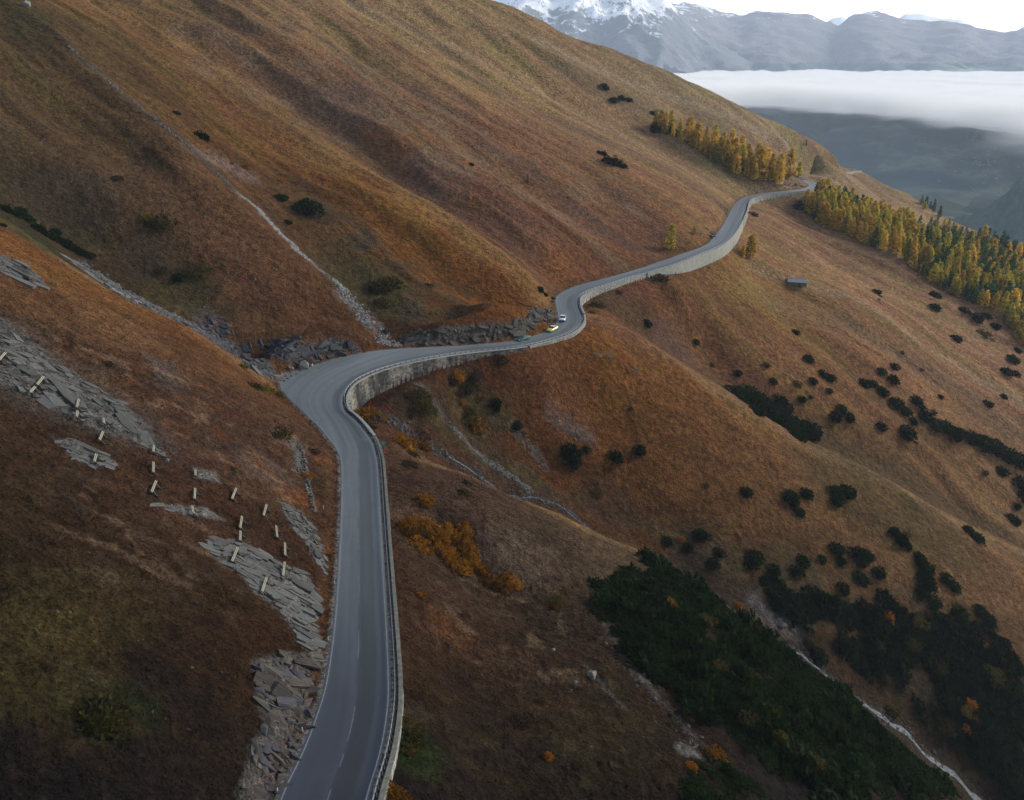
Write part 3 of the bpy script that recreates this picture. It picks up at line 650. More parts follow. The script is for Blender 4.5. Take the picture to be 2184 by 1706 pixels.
OUT['cut_left']=[(572,729),(599,721),(634,730),(670,735),(705,721),(752,730),(771,750),(705,759),(658,773),(611,772),(576,762)]
OUT['blades']=[(500,755),(532,752),(560,765),(590,795),(592,802),(560,800),(520,778)]
OUT['knob']=[(613,938),(643,950),(650,997),(625,1003),(630,970)]
for k,(n,P) in enumerate(OUT.items()):
    paint_poly(P,GRY*(.85 if n in('slabs','knob') else .5),1,.7,1.0,.8,2.2,200+k)
# half-bare ground round them
paint_poly([(0,660),(60,690),(150,760),(330,890),(420,1000),(300,960),(150,920),(0,850)],GRY*.6,.25,2.5,.3,2.5,5,230)
paint_poly([(330,1075),(440,1085),(480,1110),(400,1100)],GRY,.8,.6,.6,.8,2,231)
paint_poly([(415,1000),(460,1010),(470,1030),(420,1020)],GRY,.8,.5,.6,.6,2,232)
paint_poly([(500,1205),(545,1245),(590,1300),(545,1265)],GRY,.6,.6,.5,.8,2,233)
paint_poly([(300,750),(370,775),(400,850),(350,830)],GRY*.5,.5,1.,.2,1.5,3,234)
paint_line([(643,960),(650,1000),(660,1050),(671,1089)],.35,PAL,.9,.25,.9,.2,2,235)
paint_line([(160,560),(250,622),(330,660),(404,695)],2.2,np.array((.19,.185,.20)),.95,1.0,1.0,1.6,3,236)
paint_line([(404,695),(500,752),(560,795)],2.6,BLU,.8,1.2,.8,1.6,3,237)
paint_poly([(380,640),(440,650),(480,700),(420,690)],BLU,.5,1.5,.5,2.5,3,238)
# stream beds
def wander(P,amp,seed,k=9.):
    P=np.array([np.array(q[:2],float) for q in P]); out=[]; s=0
    for a,b_ in zip(P[:-1],P[1:]):
        L_=np.hypot(*(b_-a)); n=max(1,int(L_/1.5)); t_=(b_-a)/L_; nn=np.array((-t_[1],t_[0]))
        for q in range(n): 
            w_=amp*(float(noise2(s/k,1.5,seed))+.5*float(noise2(s/k*2.7,2.5,seed))); out.append(np.r_[a+(b_-a)*q/n+nn*w_,0]); s+=L_/n
    out.append(np.r_[P[-1],0]); return out
G1W=wander([W(*p) for p in [(838,737),(805,705),(760,660),(700,592),(640,535),(560,460),(490,395)]],3.2,71)
paint_line(G1W,.8,PAL*.8,.85,.8,.5,1.5,3,240,world=True)
paint_line([(800,700),(760,655),(730,630)],2.4,PNK*1.1,.7,1.5,.5,1.8,3,241)
paint_line([(490,395),(400,310),(330,255),(240,180),(150,100)],.25,GRY*.9,.75,.9,.4,1.8,5,242)
paint_line([(430,330),(470,345),(520,370)],5,PNK*.9,.5,3,0,3,6,243)
GBW=wander([atY(*p) for p in GB],2.2,72); GAW=wander([atY(*p) for p in GA],2.0,73)
paint_line(GBW,1.3,DRK*.9,.85,1.6,.3,1.8,3,244,world=True)
paint_line(GAW,3.2,DRK*1.2,.6,2.4,0,2.5,5,2450,world=True)
paint_line(GBW,3.6,DRK*1.1,.5,2.6,0,2.5,5,2440,world=True)
paint_line(GAW,.7,GRY*.8,.75,.9,.5,1.5,3,245,world=True)
paint_line([(1180,885),(1215,905),(1250,930)],2.0,PNK*.9,.6,1.8,.2,3,3,246)
paint_line([(1070,890),(1095,920),(1140,965),(1165,1000)],.5,GRY*.8,.55,1.2,.2,2,3,247)
paint_line([(1290,1330),(1330,1400),(1370,1450),(1440,1530),(1500,1590)],.5,GRY*.7,.5,.8,.0,1.2,2,248)
paint_blob(1465,1600,2.0,GRY,.6,249); 
paint_line([(1250,1420),(1290,1465),(1330,1510)],.2,GRY,.5,.5,.0,.8,2,251)
paint_line([(1610,1280),(1650,1325),(1690,1340)],3,GRY*.7,.6,2,.3,2,4,252)
paint_line([(520,420),(490,395),(400,310),(330,255),(240,180),(150,100),(60,30)],2.0,DRK*1.2,.6,2.0,.1,2.5,4,255)
paint_line([(770,660),(700,582),(640,525),(565,450)],1.2,DRK*1.2,.6,1.4,.1,2,4,256)
# darker, greener or redder cover
for q in [(150,430,14,DRK,.6),(60,500,10,GRN,.6),(330,560,12,DRK,.5),(380,640,10,OLV,.6),(800,610,16,OLV,.7),(850,650,12,OLV,.6),(720,560,10,OLV,.5),(690,450,10,DRK,.4),(1380,480,22,np.array((.12,.055,.035)),.6),
  (1100,470,20,np.array((.12,.06,.045)),.5),(950,370,18,np.array((.11,.07,.055)),.5),(760,230,22,np.array((.10,.07,.055)),.5),(1330,700,14,np.array((.11,.05,.03)),.5),(1440,740,12,np.array((.10,.055,.045)),.5),(1180,800,14,np.array((.12,.052,.022)),.5),
  (870,860,6,DRK,.6),(1000,820,7,DRK,.5),(1010,900,8,OLV,.6),(1100,1010,8,DRK,.5),(1300,1080,10,DRK,.45),(1500,1200,14,DRK,.55),(1700,1250,14,OLV,.5),(1850,1040,26,OLV,.55),(2000,1130,16,OLV,.5),(700,1180,3,RST,.6),(640,1060,4,RST,.7),(690,980,3,RST,.6),
  (870,1520,3,DRK,.7),(880,1600,4,GRN,.6),(230,1500,5,GRN,.3),(60,1400,8,OLV,.4),(180,1280,8,OLV,.3),(960,1340,4,RST,.3),(1620,630,14,np.array((.17,.12,.04)),.5),(1560,610,10,YLW,.4),(1740,600,8,YLW,.5),(900,440,16,YLW,.35),(1020,520,12,YLW,.35),(700,330,14,YLW,.3),
  (260,700,10,np.array((.14,.075,.035)),.5),(560,1000,6,np.array((.13,.09,.07)),.45),(620,940,4,np.array((.13,.09,.07)),.45),(1100,1180,8,np.array((.13,.09,.07)),.35),(880,1100,5,np.array((.13,.08,.055)),.35),(1200,1100,7,YLW,.3),(50,30,14,OLV,.6),(200,60,20,OLV,.3)]:
    paint_blob(q[0],q[1],q[2],q[3],q[4],int(q[0]+q[1]))
def blotch(P,cols,th,k,a,seed,soft=3):
    Q=wpoly([(min(max(p,1),2183),min(q,1704)) for p,q in P]); Q3=[(q[0],q[1],0) for q in Q]; m=box_mask(Q,4); xi=TX[m];yi=TY[m]
    d,_,_=seg_dist(xi,yi,Q3+[Q3[0]]); ed=sstep(0,10,np.where(inside(xi,yi,Q3),d,0))
    for c_,s_ in zip(cols,(0,50,90)):
        w=sstep(th,th+.22,fbm(xi/k,yi/(k*.8),4,seed+s_,.6))*ed*a; TINT[m]=TINT[m]*(1-w[:,None])+np.asarray(c_)*ALB*w[:,None]*np.clip(1+.5*fbm(xi/1.2,yi/1.2,2,seed+s_+5),.4,1.7)[:,None]
blotch([(0,360),(200,460),(420,540),(560,640),(740,715),(640,740),(400,665),(200,560),(0,450)],(DRK*1.1,OLV*.9),-.05,14,.75,501)
blotch([(560,330),(700,420),(850,520),(1000,590),(1150,655),(1000,690),(900,700),(840,730),(760,650),(640,500)],(OLV*.95,DRK*1.3),0,14,.7,503)
blotch([(780,870),(900,800),(1100,790),(1150,950),(1300,1060),(1200,1090),(1000,1000),(850,920)],(DRK*1.1,OLV),-.02,9,.75,505)
blotch([(1250,1060),(1500,1090),(1700,1160),(1950,1240),(2184,1400),(2184,1700),(1800,1400),(1500,1230)],(DRK*1.2,OLV*1.1),-.02,12,.7,507)
blotch([(0,1230),(250,1280),(420,1480),(520,1704),(0,1704)],(OLV*.8,DRK,np.array((.07,.035,.02))),.04,7,.42,509)
blotch([(870,1480),(1400,1480),(1600,1704),(850,1704)],(DRK*1.3,OLV*.9),.08,6,.38,511)
blotch([(860,1080),(1280,1180),(1290,1400),(1400,1500),(900,1450)],(DRK*1.5,np.array((.15,.105,.065))),.12,7,.4,513)
blotch([(60,640),(400,790),(600,900),(700,1050),(690,1120),(500,1080),(300,900),(0,700)],(DRK*1.4,np.array((.16,.10,.06)),RST*.6),.06,6,.6,515)
blotch([(0,880),(300,1000),(600,1150),(560,1380),(300,1300),(0,1200)],(DRK*1.3,np.array((.12,.08,.05))),.08,6,.55,517)
blotch([(300,20),(700,60),(1100,300),(1500,430),(1300,530),(800,360),(400,150)],(np.array((.09,.055,.04)),np.array((.16,.11,.065))),.04,22,.5,519)
# thin path crossing the upper slope
paint_line([(250,0),(420,18),(560,34),(700,46),(800,60)],.7,DRK*1.6,.6,.6,0,.3,4,260)
# gravel by the bend and verge along the roads
for A in (RL,):
    d,z_,i_=None,None,None
m=(TX>-95)&(TX<260)&(TY>-30)&(TY<660); xi=TX[m];yi=TY[m]
dl,_,_=seg_dist(xi,yi,RL[::2]); dr,_,_=seg_dist(xi,yi,RR[::2]); ins=inside(xi,yi,ROADPOLY)
w=np.where(ins,1,np.maximum(sstep(.9,.3,dl+.3*fbm(xi/1.1,yi/1.1,2,3)),sstep(1.25,1.0,dr)))*1.0
TINT[m]=TINT[m]*(1-w[:,None])+np.array((.13,.125,.12))*ALB*w[:,None]
w2=(sstep(3.2,1.2,dl)*(1-w)*(~ins))*.5; TINT[m]=TINT[m]*(1-w2[:,None])+np.array((.10,.045,.02))*ALB*w2[:,None]
paint_poly([(588,808),(600,796),(640,785),(668,780),(640,795),(612,806),(600,818)],GRY*1.1,.95,.4,.0,.4,1.2,270)
# stepped bedding in bare rock
bed=TX*.35+TY*.6+TZ*1.1; st=(np.abs((bed/1.5+fbm(TX/4,TY/4,2,300))%1-.5)*2)
TZ2=TZ+ROCK*((st-.5)*.45+.35*fbm(TX/1.6,TY/1.6,3,301)+.15)
d_in=np.zeros(len(TX),bool); d_in[m]=ins|(dl<1.5)|(dr<1.6); TZ=np.where(d_in,TZ,TZ2)
TINT*=1+ROCK[:,None]*((st-.5)*.35)[:,None]
# ---- material
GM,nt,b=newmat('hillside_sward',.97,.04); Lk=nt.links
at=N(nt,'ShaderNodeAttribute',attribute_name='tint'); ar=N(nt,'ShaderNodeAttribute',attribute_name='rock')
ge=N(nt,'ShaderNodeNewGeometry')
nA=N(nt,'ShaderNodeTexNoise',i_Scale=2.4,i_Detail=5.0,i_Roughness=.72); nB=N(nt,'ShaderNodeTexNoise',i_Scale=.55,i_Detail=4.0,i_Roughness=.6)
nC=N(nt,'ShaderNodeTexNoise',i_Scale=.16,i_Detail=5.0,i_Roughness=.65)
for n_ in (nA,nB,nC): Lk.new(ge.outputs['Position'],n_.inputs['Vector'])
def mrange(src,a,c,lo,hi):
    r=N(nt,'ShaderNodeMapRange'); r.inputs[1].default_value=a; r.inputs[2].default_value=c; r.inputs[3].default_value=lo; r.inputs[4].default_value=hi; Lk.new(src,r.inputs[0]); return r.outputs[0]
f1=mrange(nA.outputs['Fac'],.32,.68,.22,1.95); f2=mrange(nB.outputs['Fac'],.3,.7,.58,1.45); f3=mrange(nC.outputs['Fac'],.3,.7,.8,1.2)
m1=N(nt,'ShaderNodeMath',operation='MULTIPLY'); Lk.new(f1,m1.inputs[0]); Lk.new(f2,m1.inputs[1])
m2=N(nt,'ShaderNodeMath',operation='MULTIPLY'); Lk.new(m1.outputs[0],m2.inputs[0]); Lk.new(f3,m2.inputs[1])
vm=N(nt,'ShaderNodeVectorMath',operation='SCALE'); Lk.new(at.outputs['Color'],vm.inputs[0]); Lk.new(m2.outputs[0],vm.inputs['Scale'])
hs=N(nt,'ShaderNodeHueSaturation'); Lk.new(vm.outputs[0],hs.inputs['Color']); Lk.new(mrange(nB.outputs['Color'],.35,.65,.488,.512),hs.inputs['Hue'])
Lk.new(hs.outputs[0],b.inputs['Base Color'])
vo=N(nt,'ShaderNodeTexVoronoi',i_Scale=1.3,feature='DISTANCE_TO_EDGE'); Lk.new(ge.outputs['Position'],vo.inputs['Vector'])
cr=mrange(vo.outputs['Distance'],0,.08,0,1); ck=N(nt,'ShaderNodeMix',data_type='FLOAT'); Lk.new(ar.outputs['Fac'],ck.inputs[0]); Lk.new(nA.outputs['Fac'],ck.inputs[2])
ad=N(nt,'ShaderNodeMath',operation='MULTIPLY_ADD'); ad.inputs[1].default_value=.5; Lk.new(cr,ad.inputs[0]); Lk.new(nA.outputs['Fac'],ad.inputs[2]); Lk.new(ad.outputs[0],ck.inputs[3])
bp=N(nt,'ShaderNodeBump',i_Strength=.85,i_Distance=.35); Lk.new(ck.outputs[0],bp.inputs['Height'])
bp2=N(nt,'ShaderNodeBump',i_Strength=.85,i_Distance=1.8); Lk.new(nB.outputs['Fac'],bp2.inputs['Height']); Lk.new(bp.outputs[0],bp2.inputs['Normal']); Lk.new(bp2.outputs[0],b.inputs['Normal'])
# ---- mesh
i,j=np.meshgrid(np.arange(NR-1),np.arange(NA-1),indexing='ij'); q=np.stack([i*NA+j,i*NA+j+1,(i+1)*NA+j+1,(i+1)*NA+j],-1).reshape(-1,4)
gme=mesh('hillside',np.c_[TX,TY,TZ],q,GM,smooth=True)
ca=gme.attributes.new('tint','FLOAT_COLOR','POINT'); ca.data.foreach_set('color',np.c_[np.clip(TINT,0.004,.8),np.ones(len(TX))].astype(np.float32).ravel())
ra=gme.attributes.new('rock','FLOAT','POINT'); ra.data.foreach_set('value',ROCK.astype(np.float32))
tag(obj('hillside',gme),kind='structure')
TZG=TZ.reshape(NR,NA)
# fast height / normal look-up on the finished polar mesh
def gzf(x,y):
    r=math.hypot(x,y); u=(math.atan2(x,y)-az[0])/(az[1]-az[0]); v=(math.log(r)-math.log(rr[0]))/(math.log(rr[-1])-math.log(rr[0]))*(NR-1)
    i=int(min(max(u,0),NA-2)); j=int(min(max(v,0),NR-2)); f=min(max(u-i,0),1); g=min(max(v-j,0),1)
    return float((TZG[j,i]*(1-f)+TZG[j,i+1]*f)*(1-g)+(TZG[j+1,i]*(1-f)+TZG[j+1,i+1]*f)*g)
def gnorm(x,y,e=1.0):
    return Vector((gzf(x-e,y)-gzf(x+e,y),gzf(x,y-e)-gzf(x,y+e),2*e)).normalized()
# ================================================================ DRY GRASS TUSSOCKS on the near slopes
def tussocks(n=210000):
    r=np.random.RandomState(5)
    lr=math.log(34)+(math.log(250)-math.log(34))*r.uniform(0,1,n)**.9; R_=np.exp(lr); a=r.uniform(math.radians(-45),math.radians(40),n)
    x=np.sin(a)*R_; y=np.cos(a)*R_
    u=(a-az[0])/(az[1]-az[0]); v=(np.log(R_)-math.log(rr[0]))/(math.log(rr[-1])-math.log(rr[0]))*(NR-1); i=u.astype(int); j=v.astype(int)
    idx=j*NA+i; ok=(ROCK[idx]<.25)&(fbm(x/5.,y/5.,3,900)+.6*sstep(250,190,R_)>r.uniform(-.1,.75,n))
    dl,_,_=seg_dist(x,y,RL[::3]); dr,_,_=seg_dist(x,y,RR[::3]); ok&=~(inside(x,y,ROADPOLY)|(dl<1.0)|(dr<2.2))
    x=x[ok];y=y[ok];idx=idx[ok];i=i[ok];j=j[ok];fu=(u[ok]-i);fv=(v[ok]-j); n=len(x)
    z=(TZG[j,i]*(1-fu)+TZG[j,i+1]*fu)*(1-fv)+(TZG[j+1,i]*(1-fu)+TZG[j+1,i+1]*fu)*fv
    nx=TZG[j,i+1]-TZG[j,i]
    V=[];C=[]
    col=TINT[idx]*np.clip(1+r.normal(0,.35,n)+.55,.8,2.6)[:,None]*np.array((1.06,1.0,.88)); d=np.hypot(x,y)
    for k in range(1):
        h=r.uniform(.05,.13,n)*(.7+.6*(d/160)); w=h*r.uniform(1.0,2.0,n); t=r.uniform(0,3.1416,n); dx=np.cos(t)*w/2; dy=np.sin(t)*w/2; lx=r.normal(-.2,.9,n)*h; ly=r.normal(-.5,.8,n)*h
        P=[np.c_[x-dx,y-dy,z-.08],np.c_[x+dx,y+dy,z-.08],np.c_[x+dx*1.25+lx,y+dy*1.25+ly,z+h*.8],np.c_[x-dx*1.1+lx,y-dy*1.1+ly,z+h]]
        V.append(np.stack(P,1).reshape(-1,3)); C.append(np.repeat(col*(.9+.2*k),4,0))
    V=np.vstack(V);C=np.vstack(C)
    e=.8; hx=bicubic(HG,x+e,y)-bicubic(HG,x-e,y); hy=bicubic(HG,x,y+e)-bicubic(HG,x,y-e); nn=np.c_[-hx+r.normal(0,.35,n),-hy+r.normal(0,.35,n),np.full(n,2*e)]; nn/=np.linalg.norm(nn,axis=1)[:,None]; nn=np.repeat(nn,4,0)
    m,nt,b=newmat('dry_grass',.95,.04); at=N(nt,'ShaderNodeAttribute',attribute_name='tint'); nt.links.new(at.outputs['Color'],b.inputs['Base Color']); tr=N(nt,'ShaderNodeBsdfTranslucent'); nt.links.new(at.outputs['Color'],tr.inputs[0]); ms=N(nt,'ShaderNodeMixShader'); ms.inputs[0].default_value=.45; nt.links.new(b.outputs[0],ms.inputs[1]); nt.links.new(tr.outputs[0],ms.inputs[2]); nt.links.new(ms.outputs[0],nt.nodes['Material Output'].inputs[0])
    me=mesh('dry_grass',V,np.arange(len(V)).reshape(-1,4),m); ca=me.attributes.new('tint','FLOAT_COLOR','POINT'); ca.data.foreach_set('color',np.c_[np.clip(C,.003,.6),np.ones(len(C))].astype(np.float32).ravel())
    la=me.attributes.new('lie','FLOAT_VECTOR','POINT'); la.data.foreach_set('vector',nn.astype(np.float32).ravel())
    tag(obj('dry_grass',me),'dry rust and straw coloured grass tussocks covering the near slopes','grass',kind='stuff')
tussocks()
# ================================================================ ROAD, MARKINGS, WALLS, RAILS
def asphalt():
    m,nt,b=newmat('asphalt',.55,.35); L=nt.links
    at=N(nt,'ShaderNodeAttribute',attribute_name='tint'); g=N(nt,'ShaderNodeNewGeometry')
    n1=N(nt,'ShaderNodeTexNoise',i_Scale=9.0,i_Detail=3.0); n2=N(nt,'ShaderNodeTexNoise',i_Scale=.6,i_Detail=5.0,i_Roughness=.65)
    L.new(g.outputs['Position'],n1.inputs['Vector']); L.new(g.outputs['Position'],n2.inputs['Vector'])
    a=N(nt,'ShaderNodeMapRange'); a.inputs[1].default_value=.3;a.inputs[2].default_value=.7;a.inputs[3].default_value=.86;a.inputs[4].default_value=1.14; L.new(n1.outputs[0],a.inputs[0])
    c=N(nt,'ShaderNodeMapRange'); c.inputs[1].default_value=.3;c.inputs[2].default_value=.7;c.inputs[3].default_value=.88;c.inputs[4].default_value=1.12; L.new(n2.outputs[0],c.inputs[0])
    mm=N(nt,'ShaderNodeMath',operation='MULTIPLY'); L.new(a.outputs[0],mm.inputs[0]); L.new(c.outputs[0],mm.inputs[1])
    v=N(nt,'ShaderNodeVectorMath',operation='SCALE'); L.new(at.outputs['Color'],v.inputs[0]); L.new(mm.outputs[0],v.inputs['Scale']); L.new(v.outputs[0],b.inputs['Base Color'])
    r=N(nt,'ShaderNodeMapRange'); r.inputs[3].default_value=.50; r.inputs[4].default_value=.72; L.new(n2.outputs[0],r.inputs[0]); L.new(r.outputs[0],b.inputs['Roughness'])
    bp=N(nt,'ShaderNodeBump',i_Strength=.25,i_Distance=.02); L.new(n1.outputs[0],bp.inputs['Height']); L.new(bp.outputs[0],b.inputs['Normal'])
    return m
ASPH=asphalt()
def road_mesh(A,B,name):
    n=len(A); M=40; t=np.linspace(0,1,M)
    V=B[:,None,:]*(1-t)[None,:,None]+A[:,None,:]*t[None,:,None]
    wd=np.hypot(*(A-B)[:,:2].T); d=t[None,:]*wd[:,None]; V=V.reshape(-1,3)
    seg=np.r_[0,np.cumsum(np.hypot(*np.diff(B[:,:2],axis=0).T))]; s=seg[:,None].repeat(M,1)
    yy=V[:,1].reshape(n,M)
    wob=.22*noise2(s/14.,s*0,5)+.08*noise2(s/2.,s*0,6)
    dark=sstep(1.5,2.0,d+wob)*sstep(4.1,3.8,d+wob*.6)          # newer, darker patch of the right lane
    trk=(np.exp(-((d-2.0)/.35)**2)+np.exp(-((d-3.5)/.35)**2)+np.exp(-((d-5.2)/.4)**2)+np.exp(-((d-6.8)/.4)**2))
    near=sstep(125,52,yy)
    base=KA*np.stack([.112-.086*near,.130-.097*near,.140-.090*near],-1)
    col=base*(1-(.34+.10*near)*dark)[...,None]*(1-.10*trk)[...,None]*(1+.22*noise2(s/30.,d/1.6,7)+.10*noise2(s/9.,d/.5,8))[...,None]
    edge=sstep(.9,.1,d)+sstep(.9,.1,wd[:,None]-d); col=col*(1+.22*np.clip(edge,0,1))[...,None]
    # tar seams and mended patches
    seam=(np.abs(d-4.05-.1*noise2(s/5.,s*0,12))<.05)*(noise2(s/25.,s*0,13)>-.3); col=col*(1-.35*seam)[...,None]
    V[:,2]+=0.0
    i,j=np.meshgrid(np.arange(n-1),np.arange(M-1),indexing='ij'); q=np.stack([i*M+j,(i+1)*M+j,(i+1)*M+j+1,i*M+j+1],-1).reshape(-1,4)
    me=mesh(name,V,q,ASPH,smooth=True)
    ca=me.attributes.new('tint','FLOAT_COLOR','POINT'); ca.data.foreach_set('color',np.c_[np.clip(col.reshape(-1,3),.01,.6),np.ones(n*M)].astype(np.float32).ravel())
    o=obj(name,me); tag(o,kind='structure'); return o
def densify(A,k): 
    t=np.arange((len(A)-1)*k+1)/k; i=np.clip(t.astype(int),0,len(A)-2); f=(t-i)[:,None]; return A[i]*(1-f)+A[i+1]*f
RLd,RRd=densify(RL,3),densify(RR,3); PYd=np.interp(np.arange(len(RLd))/3,np.arange(len(RPY)),RPY)
road_mesh(RLd,RRd,'road'); road_mesh(R2L,R2R,'road')
SEG=np.r_[0,np.cumsum(np.hypot(*np.diff(RRd[:,:2],axis=0).T))]; WD=np.hypot(*(RLd-RRd)[:,:2].T)
def on_road(s,d,dz=0.0,fromL=False):
    """point s metres along the right edge and d metres in from it"""
    i=min(max(np.searchsorted(SEG,s)-1,0),len(SEG)-2); f=(s-SEG[i])/(SEG[i+1]-SEG[i]+1e-9)
    b_=RRd[i]*(1-f)+RRd[i+1]*f; a=RLd[i]*(1-f)+RLd[i+1]*f; w=np.hypot(*(a-b_)[:2])
    if fromL: d=w-d
    p=b_+(a-b_)*(d/w); return np.array((p[0],p[1],p[2]+dz))
def s_of_py(py): return float(np.interp(-py,-PYd,SEG))
def py_of_s(s): return float(np.interp(s,SEG,PYd))
PAINT=simple('road_paint',(.19,.215,.225),.6,.3,.35,2.5); PAINT2=simple('faded_road_paint',(.115,.13,.14),.7,.3,.4,2.0)
def line_strip(name,segs,w,mat,fromL=False,dz=.008,dfun=None):
    V=[];Fc=[]
    for s0,s1,d in segs:
        n=max(1,int((s1-s0)/1.0)); b0=len(V)
        for k in range(n+1):
            s=s0+(s1-s0)*k/n; dd=d if dfun is None else dfun(s)
            V.append(on_road(s,dd-w/2,dz,fromL)); V.append(on_road(s,dd+w/2,dz,fromL))
        Fc+=[(b0+2*k,b0+2*k+2,b0+2*k+3,b0+2*k+1) for k in range(n)]
    o=obj(name,mesh(name,V,Fc,mat)); tag(o,kind='structure'); return o
SEND=SEG[-1]
line_strip('edge_line',[(0,SEND,.32)],.15,PAINT)
def wat(s):
    i=min(max(np.searchsorted(SEG,s)-1,0),len(SEG)-2); return WD[i]
line_strip('edge_line',[(0,SEND,0)],.13,PAINT,dfun=lambda s:min(wat(s)-.28,11.5))
ds=[(1703,1690),(1636,1608),(1580,1506),(1402,1346),(1270.6,1223),(1165,1126.6),(1078,1046.5),(1001,973),(945,930)]
segs=[(s_of_py(a),s_of_py(c),4.05) for a,c in ds]
s=s_of_py(915)
while s<SEND-8: segs.append((s,s+3.5,4.1+.9*math.exp(-((s-s_of_py(880))/22)**2))); s+=9.5
line_strip('centre_line',segs,.13,PAINT2)
# ---- stations outward of the right edge
def r_out(s,off,z):
    a=on_road(s-.6,0); c=on_road(s+.6,0); p=on_road(s,0); t=(c-a)[:2]; t/=np.hypot(*t)+1e-9; n=np.array((t[1],-t[0]))
    return Vector((p[0]+n[0]*off,p[1]+n[1]*off,p[2]+z)),Vector((t[0],t[1],0)),Vector((n[0],n[1],0))
def stonework(name,c,dark,scale=1.6,streak=.6):
    m,nt,b=newmat(name,.92,.1); L=nt.links; g=N(nt,'ShaderNodeNewGeometry')
    v=N(nt,'ShaderNodeTexVoronoi',i_Scale=scale); mp=N(nt,'ShaderNodeMapping'); mp.inputs['Scale'].default_value=(1,1,1.7); L.new(g.outputs['Position'],mp.inputs[0]); L.new(mp.outputs[0],v.inputs['Vector'])
    v2=N(nt,'ShaderNodeTexVoronoi',i_Scale=scale,feature='DISTANCE_TO_EDGE'); L.new(mp.outputs[0],v2.inputs['Vector'])
    mp2=N(nt,'ShaderNodeMapping'); mp2.inputs['Scale'].default_value=(.22,.22,.045); L.new(g.outputs['Position'],mp2.inputs[0])
    n=N(nt,'ShaderNodeTexNoise',i_Scale=1.0,i_Detail=5.0,i_Roughness=.65); L.new(mp2.outputs[0],n.inputs['Vector'])
    st=N(nt,'ShaderNodeMapRange'); st.inputs[1].default_value=.42; st.inputs[2].default_value=.60; st.inputs[3].default_value=0; st.inputs[4].default_value=streak; L.new(n.outputs[0],st.inputs[0])
    cr=N(nt,'ShaderNodeMix',data_type='RGBA'); cr.inputs[6].default_value=(*[v*KA for v in c],1); cr.inputs[7].default_value=(*[v*KA for v in dark],1); L.new(st.outputs[0],cr.inputs[0])
    sv=N(nt,'ShaderNodeSeparateColor'); L.new(v.outputs['Color'],sv.inputs[0])
    mr=N(nt,'ShaderNodeMapRange'); mr.inputs[3].default_value=.5; mr.inputs[4].default_value=1.4; L.new(sv.outputs[0],mr.inputs[0])
    je=N(nt,'ShaderNodeMapRange'); je.inputs[1].default_value=0; je.inputs[2].default_value=.06; je.inputs[3].default_value=.55; je.inputs[4].default_value=1; L.new(v2.outputs['Distance'],je.inputs[0])
    q=N(nt,'ShaderNodeMath',operation='MULTIPLY'); L.new(mr.outputs[0],q.inputs[0]); L.new(je.outputs[0],q.inputs[1])
    sc=N(nt,'ShaderNodeVectorMath',operation='SCALE'); L.new(cr.outputs[2],sc.inputs[0]); L.new(q.outputs[0],sc.inputs['Scale']); L.new(sc.outputs[0],b.inputs['Base Color'])
    bp=N(nt,'ShaderNodeBump',i_Strength=.8,i_Distance=.12); L.new(q.outputs[0],bp.inputs['Height']); L.new(bp.outputs[0],b.inputs['Normal']); return m
WALLD=stonework('wall_stone',(.20,.19,.165),(.035,.035,.04),1.15,.97); WALLP=stonework('pale_wall_stone',(.30,.30,.275),(.17,.17,.165),1.5,.5)
COPE=simple('coping_concrete',(.27,.28,.26),.85,.2,.35,1.2,bump=.3); COPEN=simple('weathered_coping',(.135,.14,.12),.9,.2,.45,1.5,bump=.4)
STEEL=simple('galvanised_steel',(.34,.37,.40),.45,.5,.2,1.0,metal=.35); POSTM=simple('dark_steel_post',(.055,.06,.07),.6,.4,.2); PLAS=simple('pale_concrete',(.36,.36,.32),.85,.2,.2,1.)
PO=.95   # parapet offset from the edge of the asphalt
